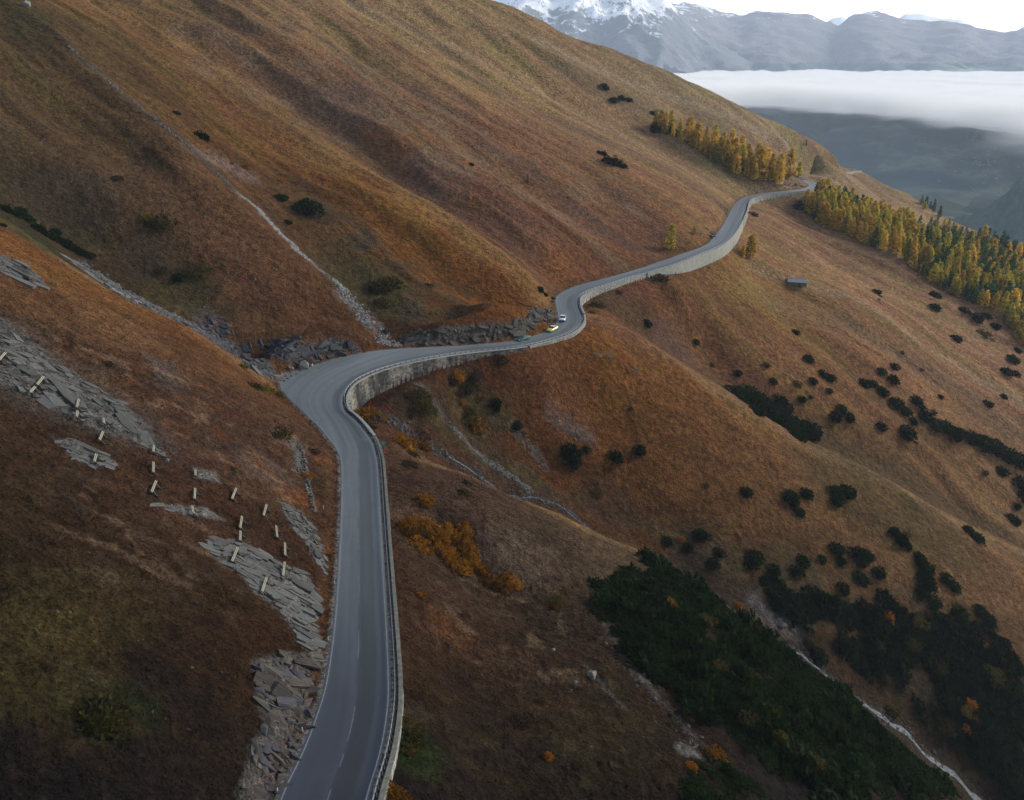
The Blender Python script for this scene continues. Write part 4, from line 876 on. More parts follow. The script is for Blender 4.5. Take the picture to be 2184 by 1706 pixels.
def parapet(name,py0,py1,label,mat,cmat,bay=4.0,w=.55,top=.22,pil=(),cat='wall',group=None):
    s0,s1=s_of_py(py0),s_of_py(py1); p0=r_out((s0+s1)/2,PO,0)[0]; root=empty(name,p0,label,cat,group); inv=-Vector(p0)
    n=max(1,round((s1-s0)/bay))
    for k in range(n):
        a,c=s0+(s1-s0)*k/n,s0+(s1-s0)*(k+1)/n; m=4; V=[];Vc=[]
        j=.012*math.sin(k*2.3)
        for q in range(m+1):
            s=a+(c-a)*q/m; P,t,nn=r_out(s,PO,0); O=P+nn*(w+j)
            zb=min(gzf(O.x+nn.x*1.2,O.y+nn.y*1.2),gzf(O.x+nn.x*2.2,O.y+nn.y*2.2),P.z-.5)-1.0
            bat=.06*(P.z-zb)
            V+=[P+Vector((0,0,top-.14))+inv,P+Vector((0,0,-.6))+inv,O+Vector((0,0,top-.14))+inv,Vector((O.x+nn.x*bat,O.y+nn.y*bat,zb))+inv]
            e=.05; Vc+=[P-nn*e+Vector((0,0,top-.136))+inv,P-nn*e+Vector((0,0,top))+inv,O+nn*(e+.03)+Vector((0,0,top-.02))+inv,O+nn*(e+.03)+Vector((0,0,top-.136))+inv]
        Fw=[];Fk=[]
        for q in range(m):
            b0=4*q; Fw+=[(b0+1,b0,b0+4,b0+5),(b0,b0+2,b0+6,b0+4),(b0+2,b0+3,b0+7,b0+6)]
            for u,v_ in ((0,1),(1,2),(2,3),(3,0)): Fk.append((b0+u,b0+v_,b0+4+v_,b0+4+u))
        Fw+=[(0,1,3,2),(4*m+1,4*m,4*m+2,4*m+3)]; Fk+=[(3,2,1,0),(4*m,4*m+1,4*m+2,4*m+3)]
        obj('wall_bay',mesh('wall_bay',V,Fw,mat),root); obj('coping',mesh('coping',Vc,Fk,cmat),root)
    for py,ht in pil:
        P,t,nn=r_out(s_of_py(py),PO+w+.25,0); mb=MB(); mb.box(P+inv+Vector((0,0,-ht/2-.05)),(.9,.7,ht),(t,nn,Vector((0,0,1))),taper=.85); obj('pilaster',mb.mesh('pilaster',PLAS),root)
    return root
parapet('parapet_wall',2050,935,'long low pale stone kerb wall along the right of the near straight',WALLP,COPEN,bay=2.2,w=.40,top=.26)
parapet('retaining_wall',933,738,'tall curved dark stained stone retaining wall inside the hairpin bend',WALLD,COPE,bay=3.5,w=.5,top=.30,pil=((866,8.5),(858,8.5)))
parapet('parapet_wall',737,672,'low pale kerb wall rounding the bend below the three cars',WALLP,COPE,bay=3,w=.6,top=.25)
parapet('retaining_wall',671,584,'stone retaining wall just beyond the bend where the white car comes',WALLP,COPE,bay=4,w=.5,top=.5)
parapet('retaining_wall',583,470,'high smooth pale grey retaining wall under the distant road',simple('smooth_pale_wall',(.27,.28,.25),.9,.15,.22,.5,bump=.2),COPE,bay=5,w=.5,top=.6)
parapet('retaining_wall',469,399,'farthest pale retaining wall, under the road before it rounds the larches',WALLP,COPE,bay=6,w=.5,top=.7)
# ---- rails on posts
pm=MB(); pm.box((0,0,.42),(.13,.16,.84)); POSTME=pm.mesh('post',POSTM)
pm=MB(); pm.box((0,0,.24),(.24,.24,.50)); POSTME2=pm.mesh('post',POSTM)
def rail(py0,py1,step,label,off,h=.72,post=POSTME,cell=.30,zb=0.0,mat=None,group='steel guardrails along the outer edge of the road'):
    s0,s1=s_of_py(py0),s_of_py(py1); p0=r_out((s0+s1)/2,off,0)[0]; root=empty('guardrail',p0,label,'guardrail',group); inv=-Vector(p0)
    n=int((s1-s0)/step)
    for k in range(n+1):
        P,t,nn=r_out(s0+k*step,off,0); o=obj('post',post,root,P+inv+Vector((0,0,zb-.03)),(0,0,math.atan2(t.y,t.x)))
    V=[];m=max(2,int((s1-s0)/1.2))
    pr=[(-.02,-.15),(-.07,-.11),(-.02,-.03),(-.02,.03),(-.07,.11),(-.02,.15),(.02,.15),(.02,-.15)]
    for q in range(m+1):
        P,t,nn=r_out(s0+(s1-s0)*q/m,off-.10,h); 
        for u,z in pr: V.append(P+nn*u+Vector((0,0,z*cell/.3))+inv)
    K=len(pr); Fc=[(K*q+u,K*q+(u+1)%K,K*(q+1)+(u+1)%K,K*(q+1)+u) for q in range(m) for u in range(K)]+[tuple(range(K)),tuple(K*m+u for u in reversed(range(K)))]
    obj('rail',mesh('rail',V,Fc,mat or STEEL),root); return root
rail(1960,937,.95,'pale steel guardrail on close-set dark posts beside the near straight',.62)
rail(932,740,1.9,'steel guardrail on the rim of the tall hairpin wall',.62)
rail(738,690,2.0,'short guardrail with dark posts opposite the green and yellow cars',.62,h=.42,cell=.2,post=POSTME2)
rail(688,590,2.4,'guardrail round the bend outside the white and blue car',.62)
rail(578,470,3.2,'low guardrail on top of the high pale wall far along the road',.62)
# far second stretch: low pale wall on its outer side
def wall2():
    root=empty('parapet_wall',tuple(R2R[len(R2R)//2]),'distant low pale wall along the last stretch of road at the shoulder','wall'); inv=-Vector(R2R[len(R2R)//2])
    for k in range(0,len(R2R)-2,2):
        a=Vector(R2R[k]);c=Vector(R2R[min(k+2,len(R2R)-1)]); t=(c-a).normalized(); nn=Vector((t.y,-t.x,0)); mb=MB()
        z=Vector((0,0,1)); m_=(a+c)/2+nn*.7+inv; mb.box(m_+Vector((0,0,-1.2)),((c-a).length,.5,3.8),(t,nn,z)); obj('wall_bay',mb.mesh('wall_bay',COPE),root)
wall2()
# ================================================================ ROCKS
def rockmat(name,c,lichen=(.16,.15,.09),band=2.2,a=.5):
    m,nt,b=newmat(name,.9,.15); L=nt.links; g=N(nt,'ShaderNodeNewGeometry'); tc=N(nt,'ShaderNodeTexCoord'); oi=N(nt,'ShaderNodeObjectInfo')
    n=N(nt,'ShaderNodeTexNoise',i_Scale=1.1,i_Detail=6.0,i_Roughness=.7); L.new(g.outputs['Position'],n.inputs['Vector'])
    mp=N(nt,'ShaderNodeMapping'); mp.inputs['Scale'].default_value=(.6,band*1.6,band*3); L.new(tc.outputs['Object'],mp.inputs[0])
    n2=N(nt,'ShaderNodeTexNoise',i_Scale=1.6,i_Detail=4.0,i_Roughness=.6); L.new(mp.outputs[0],n2.inputs['Vector'])
    r=N(nt,'ShaderNodeMapRange'); r.inputs[1].default_value=.3; r.inputs[2].default_value=.7; r.inputs[3].default_value=1-a; r.inputs[4].default_value=1+a*.8; L.new(n2.outputs[0],r.inputs[0])
    ro=N(nt,'ShaderNodeMapRange'); ro.inputs[3].default_value=.7; ro.inputs[4].default_value=1.25; L.new(oi.outputs['Random'],ro.inputs[0])
    mx=N(nt,'ShaderNodeMix',data_type='RGBA'); mx.inputs[6].default_value=(*[v*KA for v in c],1); mx.inputs[7].default_value=(*[v*KA for v in lichen],1)
    lr=N(nt,'ShaderNodeMapRange'); lr.inputs[1].default_value=.5; lr.inputs[2].default_value=.68; lr.inputs[4].default_value=.6; L.new(n.outputs[0],lr.inputs[0]); L.new(lr.outputs[0],mx.inputs[0])
    q=N(nt,'ShaderNodeMath',operation='MULTIPLY'); L.new(r.outputs[0],q.inputs[0]); L.new(ro.outputs[0],q.inputs[1])
    s=N(nt,'ShaderNodeVectorMath',operation='SCALE'); L.new(mx.outputs[2],s.inputs[0]); L.new(q.outputs[0],s.inputs['Scale']); L.new(s.outputs[0],b.inputs['Base Color'])
    bp=N(nt,'ShaderNodeBump',i_Strength=.7,i_Distance=.12); L.new(n2.outputs[0],bp.inputs['Height']); L.new(bp.outputs[0],b.inputs['Normal']); return m
import bmesh
def hull(pts,name,mat):
    bm=bmesh.new(); vs_=[bm.verts.new(p) for p in pts]; r=bmesh.ops.convex_hull(bm,input=vs_)
    bmesh.ops.delete(bm,geom=[v for v in bm.verts if not v.link_faces],context='VERTS')
    bmesh.ops.dissolve_limit(bm,angle_limit=.12,verts=bm.verts,edges=bm.edges)
    me=bpy.data.meshes.new(name); bm.to_mesh(me); bm.free(); me.materials.append(mat); return me
def slab_set(name,mat,n=8,seed=1):
    rnd=random.Random(seed); out=[]
    for k in range(n):
        P=[]
        out_=[(-.5+rnd.uniform(0,.12),-.5+rnd.uniform(0,.3)),(-.1+rnd.uniform(-.2,.2),-.52),(.5-rnd.uniform(0,.2),-.5+rnd.uniform(0,.25)),(.5-rnd.uniform(0,.06),.5-rnd.uniform(0,.35)),(.1+rnd.uniform(-.2,.2),.5),(-.5+rnd.uniform(0,.25),.5-rnd.uniform(0,.2))]
        if rnd.random()<.5: out_.pop(rnd.randrange(6))
        tz=rnd.uniform(-.3,.3); ty=rnd.uniform(-.35,.35)
        for x,y in out_: P+=[(x,y,-.5),(x*.97,y*.95,.42+tz*x+ty*y)]
        out.append(hull(P,name,mat))
    return out
def block_set(name,mat,n=8,seed=2):
    rnd=random.Random(seed); out=[]
    for k in range(n):
        P=[]
        for q in range(16):
            v=Vector((rnd.uniform(-1,1),rnd.uniform(-1,1),rnd.uniform(-1,1)))
            m_=max(abs(c) for c in v); v=v/m_*.5*rnd.uniform(.8,1.0); P.append(v)
        out.append(hull(P,name,mat))
    return out
RKG=rockmat('grey_schist',(.088,.092,.09),(.07,.06,.035)); RKD=rockmat('dark_schist',(.055,.055,.066),(.06,.05,.04)); RKB=rockmat('brown_schist',(.062,.056,.05),(.13,.10,.07)); RKW=rockmat('pale_boulder',(.24,.24,.22),(.14,.14,.10))
SLG=slab_set('slab',RKG,8,1); SLB=slab_set('slab',RKB,8,3); BLB=block_set('block',RKB,8,2); BLD=block_set('block',RKD,8,4); SLD=slab_set('slab',RKD,6,6); BLG=block_set('block',RKG,6,7)
def frame_on(x,y,bed,tilt,yaw,roll=0):
    n=gnorm(x,y,1.2); n=(n*(1-tilt)+Vector((0,0,1))*tilt).normalized()
    X=Vector(bed)-n*Vector(bed).dot(n); X.normalize(); Y=n.cross(X)
    M=Matrix((X,Y,n)).transposed().to_4x4(); return M@Matrix.Rotation(yaw,4,'Z')@Matrix.Rotation(roll,4,'X')
def outcrop(P,n,variants,size,label,bedpx=None,flat=.25,name='rock_outcrop',seed=1,yaw=.12,roll=.1,lift=.0,mind=.55,group='grey rock outcrops beside the road'):
    Q=[tuple(w[:2]) for w in wpoly(P)]; A=np.array(Q); rnd=random.Random(seed)
    cx,cy_=A.mean(0); base=Vector((cx,cy_,gzf(cx,cy_))); root=empty(name,base,label,'rock outcrop',group)
    if bedpx: a=W(*bedpx[0]); c=W(*bedpx[1]); bed=Vector(c-a).normalized()
    else: bed=Vector((1,0,0))
    placed=[]; tries=0; x0,y0=A.min(0); x1,y1=A.max(0); poly=[(q[0],q[1]) for q in Q]
    while len(placed)<n and tries<n*60:
        tries+=1; x=rnd.uniform(x0,x1); y=rnd.uniform(y0,y1)
        if not inside(np.array([x]),np.array([y]),poly)[0]: continue
        s=rnd.uniform(*size)
        if any((x-p)**2+(y-q)**2<(mind*s)**2 for p,q in placed): continue
        placed.append((x,y)); L=s*rnd.choice((.6,1.0,1.4,1.9))*rnd.uniform(.8,1.2); w=s*rnd.uniform(.45,1.0); h=s*flat*rnd.uniform(.6,1.3)
        R=frame_on(x,y,bed,.1,rnd.gauss(0,yaw),rnd.gauss(0,roll)); z=gzf(x,y)
        M=Matrix.Translation(Vector((x,y,z+(lift-flat*.22+rnd.uniform(-.05,.03))*s))-base)@R@Matrix.Diagonal((L,w,h,1))
        o=obj(rnd.choice(variants).name.split('.')[0],rnd.choice(variants),root); o.matrix_local=M
    return root
bd=((500,1180),(640,1265))
outcrop(OUT['slabs'],240,SLG,(.8,3.0),'large pale grey slabby outcrop above the straight, with snow barriers standing on it',bd,.24,seed=1,mind=.32,yaw=.2)
outcrop(OUT['lower'],250,BLB+BLB+BLD+SLB[:2],(.5,3.0),'brown-grey broken crag low on the left, right beside the nearest road',((560,1440),(640,1500)),.5,seed=2,yaw=.6,roll=.45,mind=.34)
outcrop(OUT['ledge'],60,SLG,(1.0,2.0),'narrow curved grey ledge just above the left road edge',((620,1100),(690,1200)),.25,seed=3)
outcrop(OUT['band'],85,SLG,(1.0,4.2),'long grey slab band high on the left edge, half grown over',((60,730),(300,900)),.15,seed=4,mind=.5,yaw=.2)
outcrop(OUT['patch'],26,SLG,(1.0,2.4),'small grey slab patch under the barriers, left of the middle row',((130,945),(230,990)),.18,seed=5)
outcrop(OUT['top'],26,SLG,(1.8,4.0),'blue-grey slab patch at the far left edge below the shrub belt',((0,550),(80,595)),.16,seed=6)
outcrop(OUT['cut_right'],190,BLB+SLB,(1.5,3.6),'long jagged rock cutting beside the green car',((930,720),(1120,700)),.55,seed=7,yaw=.6,roll=.5,mind=.42)
outcrop(OUT['cut_left'],110,BLD+SLD,(1.5,3.8),'dark blue-grey rock face behind the lay-by at the hairpin',((600,740),(740,745)),.5,seed=8,yaw=.5,roll=.5,mind=.42)
outcrop(OUT['blades'],46,SLG+SLD,(1.6,3.6),'tilted grey rock blades left of the picnic table',((505,757),(590,798)),.35,seed=9,roll=.4)
outcrop(OUT['knob'],22,BLG,(.6,1.5),'small pale rock knob at the top of the stony rib left of the road',((620,940),(645,990)),.5,seed=10,roll=.5,yaw=.5)
outcrop([(160,553),(210,583),(280,625),(350,662),(404,690),(404,697),(330,665),(250,628),(165,568)],90,SLG,(1.4,3.4),'streaky pale slab bed of the gully behind the left spur',((180,566),(380,685)),.16,seed=11)
outcrop([(420,668),(470,672),(500,715),(560,730),(560,745),(480,735),(430,700)],36,BLD,(1.0,2.6),'scattered dark rocks in the gully above the lay-by',((430,690),(520,730)),.5,seed=12,yaw=.8,roll=.5)
outcrop([(1440,1575),(1480,1575),(1502,1592),(1495,1612),(1455,1612),(1438,1595)],26,BLG,(.25,.8),'patch of small pale broken stones low on the right-hand slope',((1440,1580),(1500,1605)),.6,seed=13,yaw=2,roll=.6)
outcrop([(1175,878),(1200,880),(1255,925),(1262,945),(1235,940),(1190,908)],60,SLB,(.6,1.8),'pinkish bare scree strip on the slope below the cars',((1180,882),(1250,935)),.2,seed=14,yaw=.5,mind=.8)
outcrop([(1082,885),(1100,888),(1150,960),(1175,1005),(1160,1005),(1120,955)],40,SLB,(.6,1.5),'thin grey stony streak between the stream and the scree strip',((1090,890),(1160,990)),.22,seed=15,yaw=.5,mind=.8)
outcrop([(1345,783),(1362,786),(1366,800),(1352,804),(1342,795)],12,BLG,(.5,1.3),'little heap of pale stones on the sunlit spur',None,.6,seed=16,yaw=2,roll=.5,name='stone_heap')
outcrop([(1265,752),(1300,753),(1305,761),(1275,760)],9,SLG,(1.0,2.4),'flat grey rock slabs in the grass below the car bend',((1265,755),(1300,758)),.15,seed=17)
outcrop([(330,1076),(420,1080),(470,1105),(400,1096),(350,1088)],22,SLG,(.6,1.4),'thin low grey rock line beneath two barriers',((340,1080),(460,1100)),.25,seed=18)
outcrop([(418,1002),(455,1008),(472,1026),(436,1022)],12,SLG,(.5,1.3),'small grey rock right of the middle column of barriers',((420,1005),(465,1025)),.3,seed=19)
outcrop([(1485,488),(1505,485),(1528,498),(1520,510),(1495,506)],16,BLD,(1.2,3.0),'dark rock by the pull-out on the far road',None,.6,seed=20,yaw=2,roll=.5)
outcrop([(1590,400),(1640,398),(1700,392),(1712,398),(1650,404),(1592,410)],36,BLD,(1.0,2.8),'low dark rock cutting above the far road under the grove',((1600,403),(1700,396)),.6,seed=21,yaw=.8,roll=.5)
outcrop([(1548,436),(1556,440),(1548,462),(1538,468),(1542,450)],16,BLG,(.8,2.2),'grey broken rock at the inner corner of the far bend',None,.6,seed=22,yaw=2,roll=.5)
# the stony rib
rib=empty('stone_wall',W(660,1040),'narrow crumbling line of pale stones left of the straight','stone wall'); rb0=Vector(W(660,1040)); rnd=random.Random(44)
pr=[W(643,955),W(650,1000),W(660,1045),W(671,1092)]
for k in range(60):
    t=k/59*3; i=min(int(t),2); p=pr[i]*(1-(t-i))+pr[i+1]*(t-i); x=p[0]+rnd.gauss(0,.18); y=p[1]+rnd.gauss(0,.1); s=rnd.uniform(.45,.9)
    o=obj('stone',rnd.choice(BLG),rib,Vector((x,y,gzf(x,y)+.1))-rb0,(rnd.uniform(-.4,.4),rnd.uniform(-.4,.4),rnd.uniform(0,3)),(s*1.2,s,s*.7))
# single boulders
def boulder(px,py,w,label,mat=RKW,name='boulder',seed=1,h=.75):
    rnd=random.Random(seed); P=[]
    for q in range(26):
        v=Vector((rnd.gauss(0,1),rnd.gauss(0,1),rnd.gauss(0,1))).normalized(); P.append((v.x*w*.5*rnd.uniform(.85,1.1),v.y*w*.45*rnd.uniform(.85,1.1),v.z*w*.5*h+w*.25*h))
    p=W(px,py); o=obj(name,hull(P,name,mat)); o.location=(p[0],p[1],gzf(p[0],p[1])); o.rotation_euler=(0,0,rnd.uniform(0,3)); return tag(o,label,'boulder','loose boulders')
boulder(649,786,3.3,'big pale boulder standing at the edge of the hairpin lay-by',seed=2,h=.95)
boulder(1262,1443,2.0,'rounded white boulder on the slope below the orange willows',seed=3)
boulder(641.6,792,.9,'small stone at the foot of the big lay-by boulder',RKG,seed=4)
boulder(632,798.5,.7,'small dark stone on the lay-by rim, second out from the big boulder',RKD,seed=5)
boulder(622,803,.75,'small stone on the lay-by rim midway between boulder and picnic table',RKD,seed=6)
boulder(614,808,.7,'dark stone on the lay-by rim nearest behind the picnic table',RKD,seed=7)
boulder(606,813.5,.8,'stone at the outermost corner of the lay-by',RKG,seed=8)
boulder(1228,1459,1.0,'small pale stone left of the rounded white boulder',RKG,seed=9)
boulder(1180,1387,.7,'tiny white stone in the grass left of the boulder',seed=10)
boulder(1875,640,1.8,'small grey rock beside a dwarf pine on the far ridge',RKG,seed=11)
boulder(58,14,4.0,'pale rock high on the slope in the upper left corner',seed=12)
boulder(1668,1334,3.2,'pale flat rock in the shaded stream gully on the right',RKG,seed=13,h=.35)
boulder(356,985,1.1,'single grey stone in grass left of the stony rib',RKG,seed=14)
boulder(1700,1232,1.4,'grey stone between dwarf pines low on the spur',RKG,seed=15)
# ---- stream stones and water
def strew(name,P,width,n,size,mat,label,seed=1,world=False):
    Q=P if world else wpoly(P); Q=np.array([q[:2] for q in Q]); seg=np.r_[0,np.cumsum(np.hypot(*np.diff(Q,axis=0).T))]; rnd=random.Random(seed); V=[];Fc=[]
    base=[Vector((-.5,-.45,-.3)),Vector((.5,-.4,-.3)),Vector((.42,.5,-.3)),Vector((-.45,.42,-.3)),Vector((-.3,-.25,.32)),Vector((.32,-.3,.25)),Vector((.22,.3,.36)),Vector((-.3,.22,.22))]
    for k in range(n):
        s=rnd.uniform(0,seg[-1])
        if float(noise2(s/7.,.5,seed+9))<-.28: continue
        i=min(max(np.searchsorted(seg,s)-1,0),len(Q)-2); f=(s-seg[i])/(seg[i+1]-seg[i]); p=Q[i]*(1-f)+Q[i+1]*f; w=width if not callable(width) else width(s/seg[-1])
        x=p[0]+rnd.gauss(0,w*.5); y=p[1]+rnd.gauss(0,w*.5); sz=rnd.uniform(*size)*rnd.choice((.7,1,1.5)); R=Matrix.Rotation(rnd.uniform(0,6.28),3,'Z')@Matrix.Rotation(rnd.gauss(0,.5),3,'X'); z=gzf(x,y); b0=len(V)
        for v in base: V.append(Vector((x,y,z))+R@Vector((v.x*sz*rnd.uniform(.8,1.3),v.y*sz*rnd.uniform(.8,1.2),v.z*sz)))
        Fc+=[(b0+a,b0+b_,b0+c,b0+d) for a,b_,c,d in ((0,1,5,4),(1,2,6,5),(2,3,7,6),(3,0,4,7),(4,5,6,7))]
    o=obj(name,mesh(name,V,np.array(Fc),mat)); return tag(o,label,'stones',kind='stuff')
strew('stream_gravel',G1W,lambda t:2.6-1.9*t,1700,(.25,.65),rockmat('pale_stream_stone',(.30,.30,.29),(.26,.2,.18)),'pale stones filling the narrow stream bed on the big slope',1,world=True)
strew('stream_gravel',[(490,395),(400,310),(330,255),(240,180),(150,100)],1.2,450,(.35,.9),RKG,'grey stones in the upper stream bed near the top left',2)
strew('stream_gravel',[q for q in GBW if q[0]<30 or q[0]>70],3.2,2000,(.25,.8),RKD,'dark stones along the white mountain stream below the hairpin',3,world=True)
strew('stream_gravel',GAW,1.3,900,(.25,.7),RKG,'grey stones in the side stream under the wall culvert',4,world=True)
strew('stream_gravel',[(1290,1330),(1330,1400),(1370,1450),(1440,1530),(1500,1590)],2.6,70,(.15,.5),RKG,'small loose stones down a shallow runnel on the right-hand slope',5)
strew('stream_gravel',[(180,566),(280,632),(404,695)],3.0,500,(.4,1.0),RKG,'loose rubble along the streaky slab gully',6)
strew('loose_stones',[(150,250),(350,480),(620,620),(760,700)],26,160,(.25,.7),RKG,'stray grey stones scattered over the big left slope',21)
strew('loose_stones',[(500,100),(800,300),(1050,450),(1350,520)],34,170,(.35,.9),RKB,'stray brown stones scattered over the big middle slope',22)
strew('loose_stones',[(1300,730),(1600,960),(1900,1120),(2150,1260)],22,130,(.25,.7),RKB,'stray stones scattered over the sunny right spur',23)
strew('loose_stones',[(60,1100),(250,1350),(450,1600)],9,60,(.10,.28),RKB,'small stray stones in the grass of the near left slope',24)
strew('loose_stones',[(900,1250),(1100,1450),(1350,1600)],9,90,(.10,.28),RKB,'small stray stones in the grass right of the near straight',25)
def water():
    m,nt,b=newmat('mountain_water',.65,.2); L=nt.links; g=N(nt,'ShaderNodeNewGeometry')
    n=N(nt,'ShaderNodeTexNoise',i_Scale=1.8,i_Detail=6.0,i_Roughness=.75); L.new(g.outputs['Position'],n.inputs['Vector'])
    c=N(nt,'ShaderNodeValToRGB'); e=c.color_ramp.elements; e[0].position=.47; e[0].color=(.02,.027,.036,1); e[1].position=.74; e[1].color=(.13,.15,.17,1); L.new(n.outputs[0],c.inputs[0]); L.new(c.outputs[0],b.inputs['Base Color'])
    bp=N(nt,'ShaderNodeBump',i_Strength=.8,i_Distance=.2); L.new(n.outputs[0],bp.inputs['Height']); L.new(bp.outputs[0],b.inputs['Normal']); return m
WTR=water()
def stream(P,w,world=False,seed=1,name='stream'):
    Q=np.array([q[:2] for q in (P if world else wpoly(P))]); V=[];n=0
    d=[0]
    pts=[Q[0]]
    for a,c in zip(Q[:-1],Q[1:]):
        L=np.hypot(*(c-a)); k=max(1,int(L/.7))
        for q in range(1,k+1): pts.append(a+(c-a)*q/k)
    pts=np.array(pts); s=np.arange(len(pts))*.7
    for i in range(len(pts)):
        t=pts[min(i+2,len(pts)-1)]-pts[max(i-2,0)]; t=t/(np.hypot(*t)+1e-9); nn=np.array((-t[1],t[0]))
        wob=.5*float(noise2(s[i]/5.,0.5,seed)); ww=w(i/len(pts)) if callable(w) else w; ww*=1+.45*float(noise2(s[i]/3.,3.5,seed))
        for k in (-1,-.33,.33,1):
            x,y=pts[i]+nn*(k*ww/2+wob); V.append((x,y,gzf(x,y)+.16+.05*(1-abs(k))))
    M=4; i,j=np.meshgrid(np.arange(len(pts)-1),np.arange(M-1),indexing='ij'); q=np.stack([i*M+j,(i+1)*M+j,(i+1)*M+j+1,i*M+j+1],-1).reshape(-1,4)[:,::-1]
    return tag(obj(name,mesh(name,V,q,WTR,smooth=True)),kind='structure')
stream([q for q in GBW if -17.5<q[0]<26],lambda t:.5+.5*t,True,3)
stream([q for q in GBW if q[0]>76],lambda t:.9+2.6*t,True,7)
stream(GAW[6:],.30,True,4)
stream(G1W[:-20],.4,True,5)
# ================================================================ CARS
GLASS=simple('car_glass',(.03,.04,.05),.12,.6,.05); TYRE=simple('tyre_rubber',(.02,.02,.022),.85,.2,.1); RIM=simple('alloy_rim',(.35,.36,.38),.35,.5,.1,metal=.6)
LAMP=simple('headlamp_glass',(.75,.78,.8),.15,.6,.05); TAIL=simple('tail_lamp',(.35,.02,.015),.25,.5,.1); PLATE=simple('number_plate',(.7,.7,.68),.5,.3,.05); BLK=simple('black_trim',(.02,.02,.022),.5,.4,.1)
def paintm(name,c,r=.32):
    m=simple(name,c,r,.55,.05); m.node_tree.nodes['Principled BSDF'].inputs['Coat Weight'].default_value=.6; return m
def car(p,heading,label,body,roofm=None,frontm=None,L=4.55,Wd=1.86,H=1.36,bootdrop=.95,name='parked_car'):
    root=empty(name,p,label,'car',None,(0,0,heading)); root.scale=(1.12,1.12,1.12); hl=L/2; hw=Wd/2
    # body: rings along the length (x forward)
    st=[(-hl,.72,.42,.78),(-hl+.12,.90,.30,.88),(-hl+.7,.98,.24,.97),(-1.35,1,.22,.93),(-.9,1,.22,.90),(0,1,.22,.88),(.75,1,.22,.90),(1.25,1,.22,.92),(hl-.75,.985,.24,.84),(hl-.25,.92,.27,.70),(hl-.04,.80,.32,.60),(hl,.66,.38,.52)]
    V=[];Fc=[]
    for x,w,zb,zt in st:
        W_=hw*w; zm=(zb+zt)/2
        V+=[(x,-W_*.86,zb),(x,-W_,zb+.12),(x,-W_*1.0,zm+.06),(x,-W_*.93,zt-.05),(x,-W_*.80,zt),(x,0,zt+.035),(x,W_*.80,zt),(x,W_*.93,zt-.05),(x,W_*1.0,zm+.06),(x,W_,zb+.12),(x,W_*.86,zb)]
    K=11
    for i in range(len(st)-1):
        for k in range(K): Fc.append((K*i+k,K*i+(k+1)%K,K*(i+1)+(k+1)%K,K*(i+1)+k))
    Fc+=[tuple(range(K-1,-1,-1)),tuple(K*(len(st)-1)+k for k in range(K))]
    mats=[body]+([frontm] if frontm else []); fm=[0]*len(Fc)
    if frontm:
        for i in range(len(st)-1):
            for k in range(K):
                if (i>=7 and k in(0,1,2,8,9,10)) or (i>=9): fm[K*i+k]=1
        fm[-1]=1
    obj('body',mesh('body',V,Fc,mats,smooth=True,fm=fm),root)
    # glasshouse
    gs=[(-1.62,.70,.90),(-1.0,.72,H-.06),(-.45,.725,H-.01),(.15,.72,H-.03),(.95,.76,.92)]
    base=.88
    V=[];Fc=[];fm=[]
    for i,(x,w,z) in enumerate(gs):
        wb=hw*.90 if 0<i<4 else hw*.84; V+=[(x,-wb,base),(x,-hw*w if 0<i<4 else -wb,z),(x,hw*w if 0<i<4 else wb,z),(x,wb,base)]
    for i in range(4):
        a,b_=4*i,4*(i+1); Fc+=[(a,b_,b_+1,a+1),(a+1,b_+1,b_+2,a+2),(a+2,b_+2,b_+3,a+3)]
    me=[q for q in Fc]
    def sub(nm,fs,mat,push=0.0):
        idx=sorted({v for f in fs for v in f}); mp={v:k for k,v in enumerate(idx)}
        obj(nm,mesh(nm,[V[v] for v in idx],[tuple(mp[v] for v in f) for f in fs],mat),root)
    sub('rear_window',[Fc[1]],GLASS); sub('windscreen',[Fc[10]],GLASS)
    sub('side_window',[Fc[0],Fc[3],Fc[6],Fc[9]],GLASS); sub('side_window',[Fc[2],Fc[5],Fc[8],Fc[11]],GLASS)
    mb=MB(); mb.add([(-1.04,-hw*.735,H-.075),(-.45,-hw*.74,H),(.2,-hw*.735,H-.045),(.2,hw*.735,H-.045),(-.45,hw*.74,H),(-1.04,hw*.735,H-.075),(-.45,0,H+.03),(-1.04,0,H-.05),(.2,0,H-.02)],[(0,1,6,7),(1,2,8,6),(7,6,4,5),(6,8,3,4)]); obj('roof',mb.mesh('roof',roofm or body,True),root)
    for s in (-1,1):
        for x in (-1.38,1.36):
            w=bpy.data.objects.new('wheel',None)
            mb=MB(); mb.tube((0,-.115,0),(0,.115,0),.335,.335,16); wo=obj('wheel',mb.mesh('wheel',TYRE),root,(x,s*(hw-.12),.335))
            mb=MB(); mb.tube((0,s*.10,0),(0,s*.125,0),.22,.21,10); obj('rim',mb.mesh('rim',RIM),wo)
        mb=MB(); mb.box((hl-.17,s*hw*.66,.62),(.22,.34,.13)); obj('headlight',mb.mesh('headlight',LAMP),root)
        mb=MB(); mb.box((-hl+.06,s*hw*.62,.74),(.10,.42,.10)); obj('tail_light',mb.mesh('tail_light',TAIL),root)
        mb=MB(); mb.box((.62,s*(hw+.07),.98),(.12,.2,.13)); obj('mirror',mb.mesh('mirror',body),root)
    mb=MB(); mb.box((hl-.005,0,.44),(.05,1.05,.16)); obj('grille',mb.mesh('grille',BLK),root)
    mb=MB(); mb.box((hl+.03,0,.40),(.02,.5,.11)); obj('number_plate',mb.mesh('number_plate',PLATE),root)
    return root
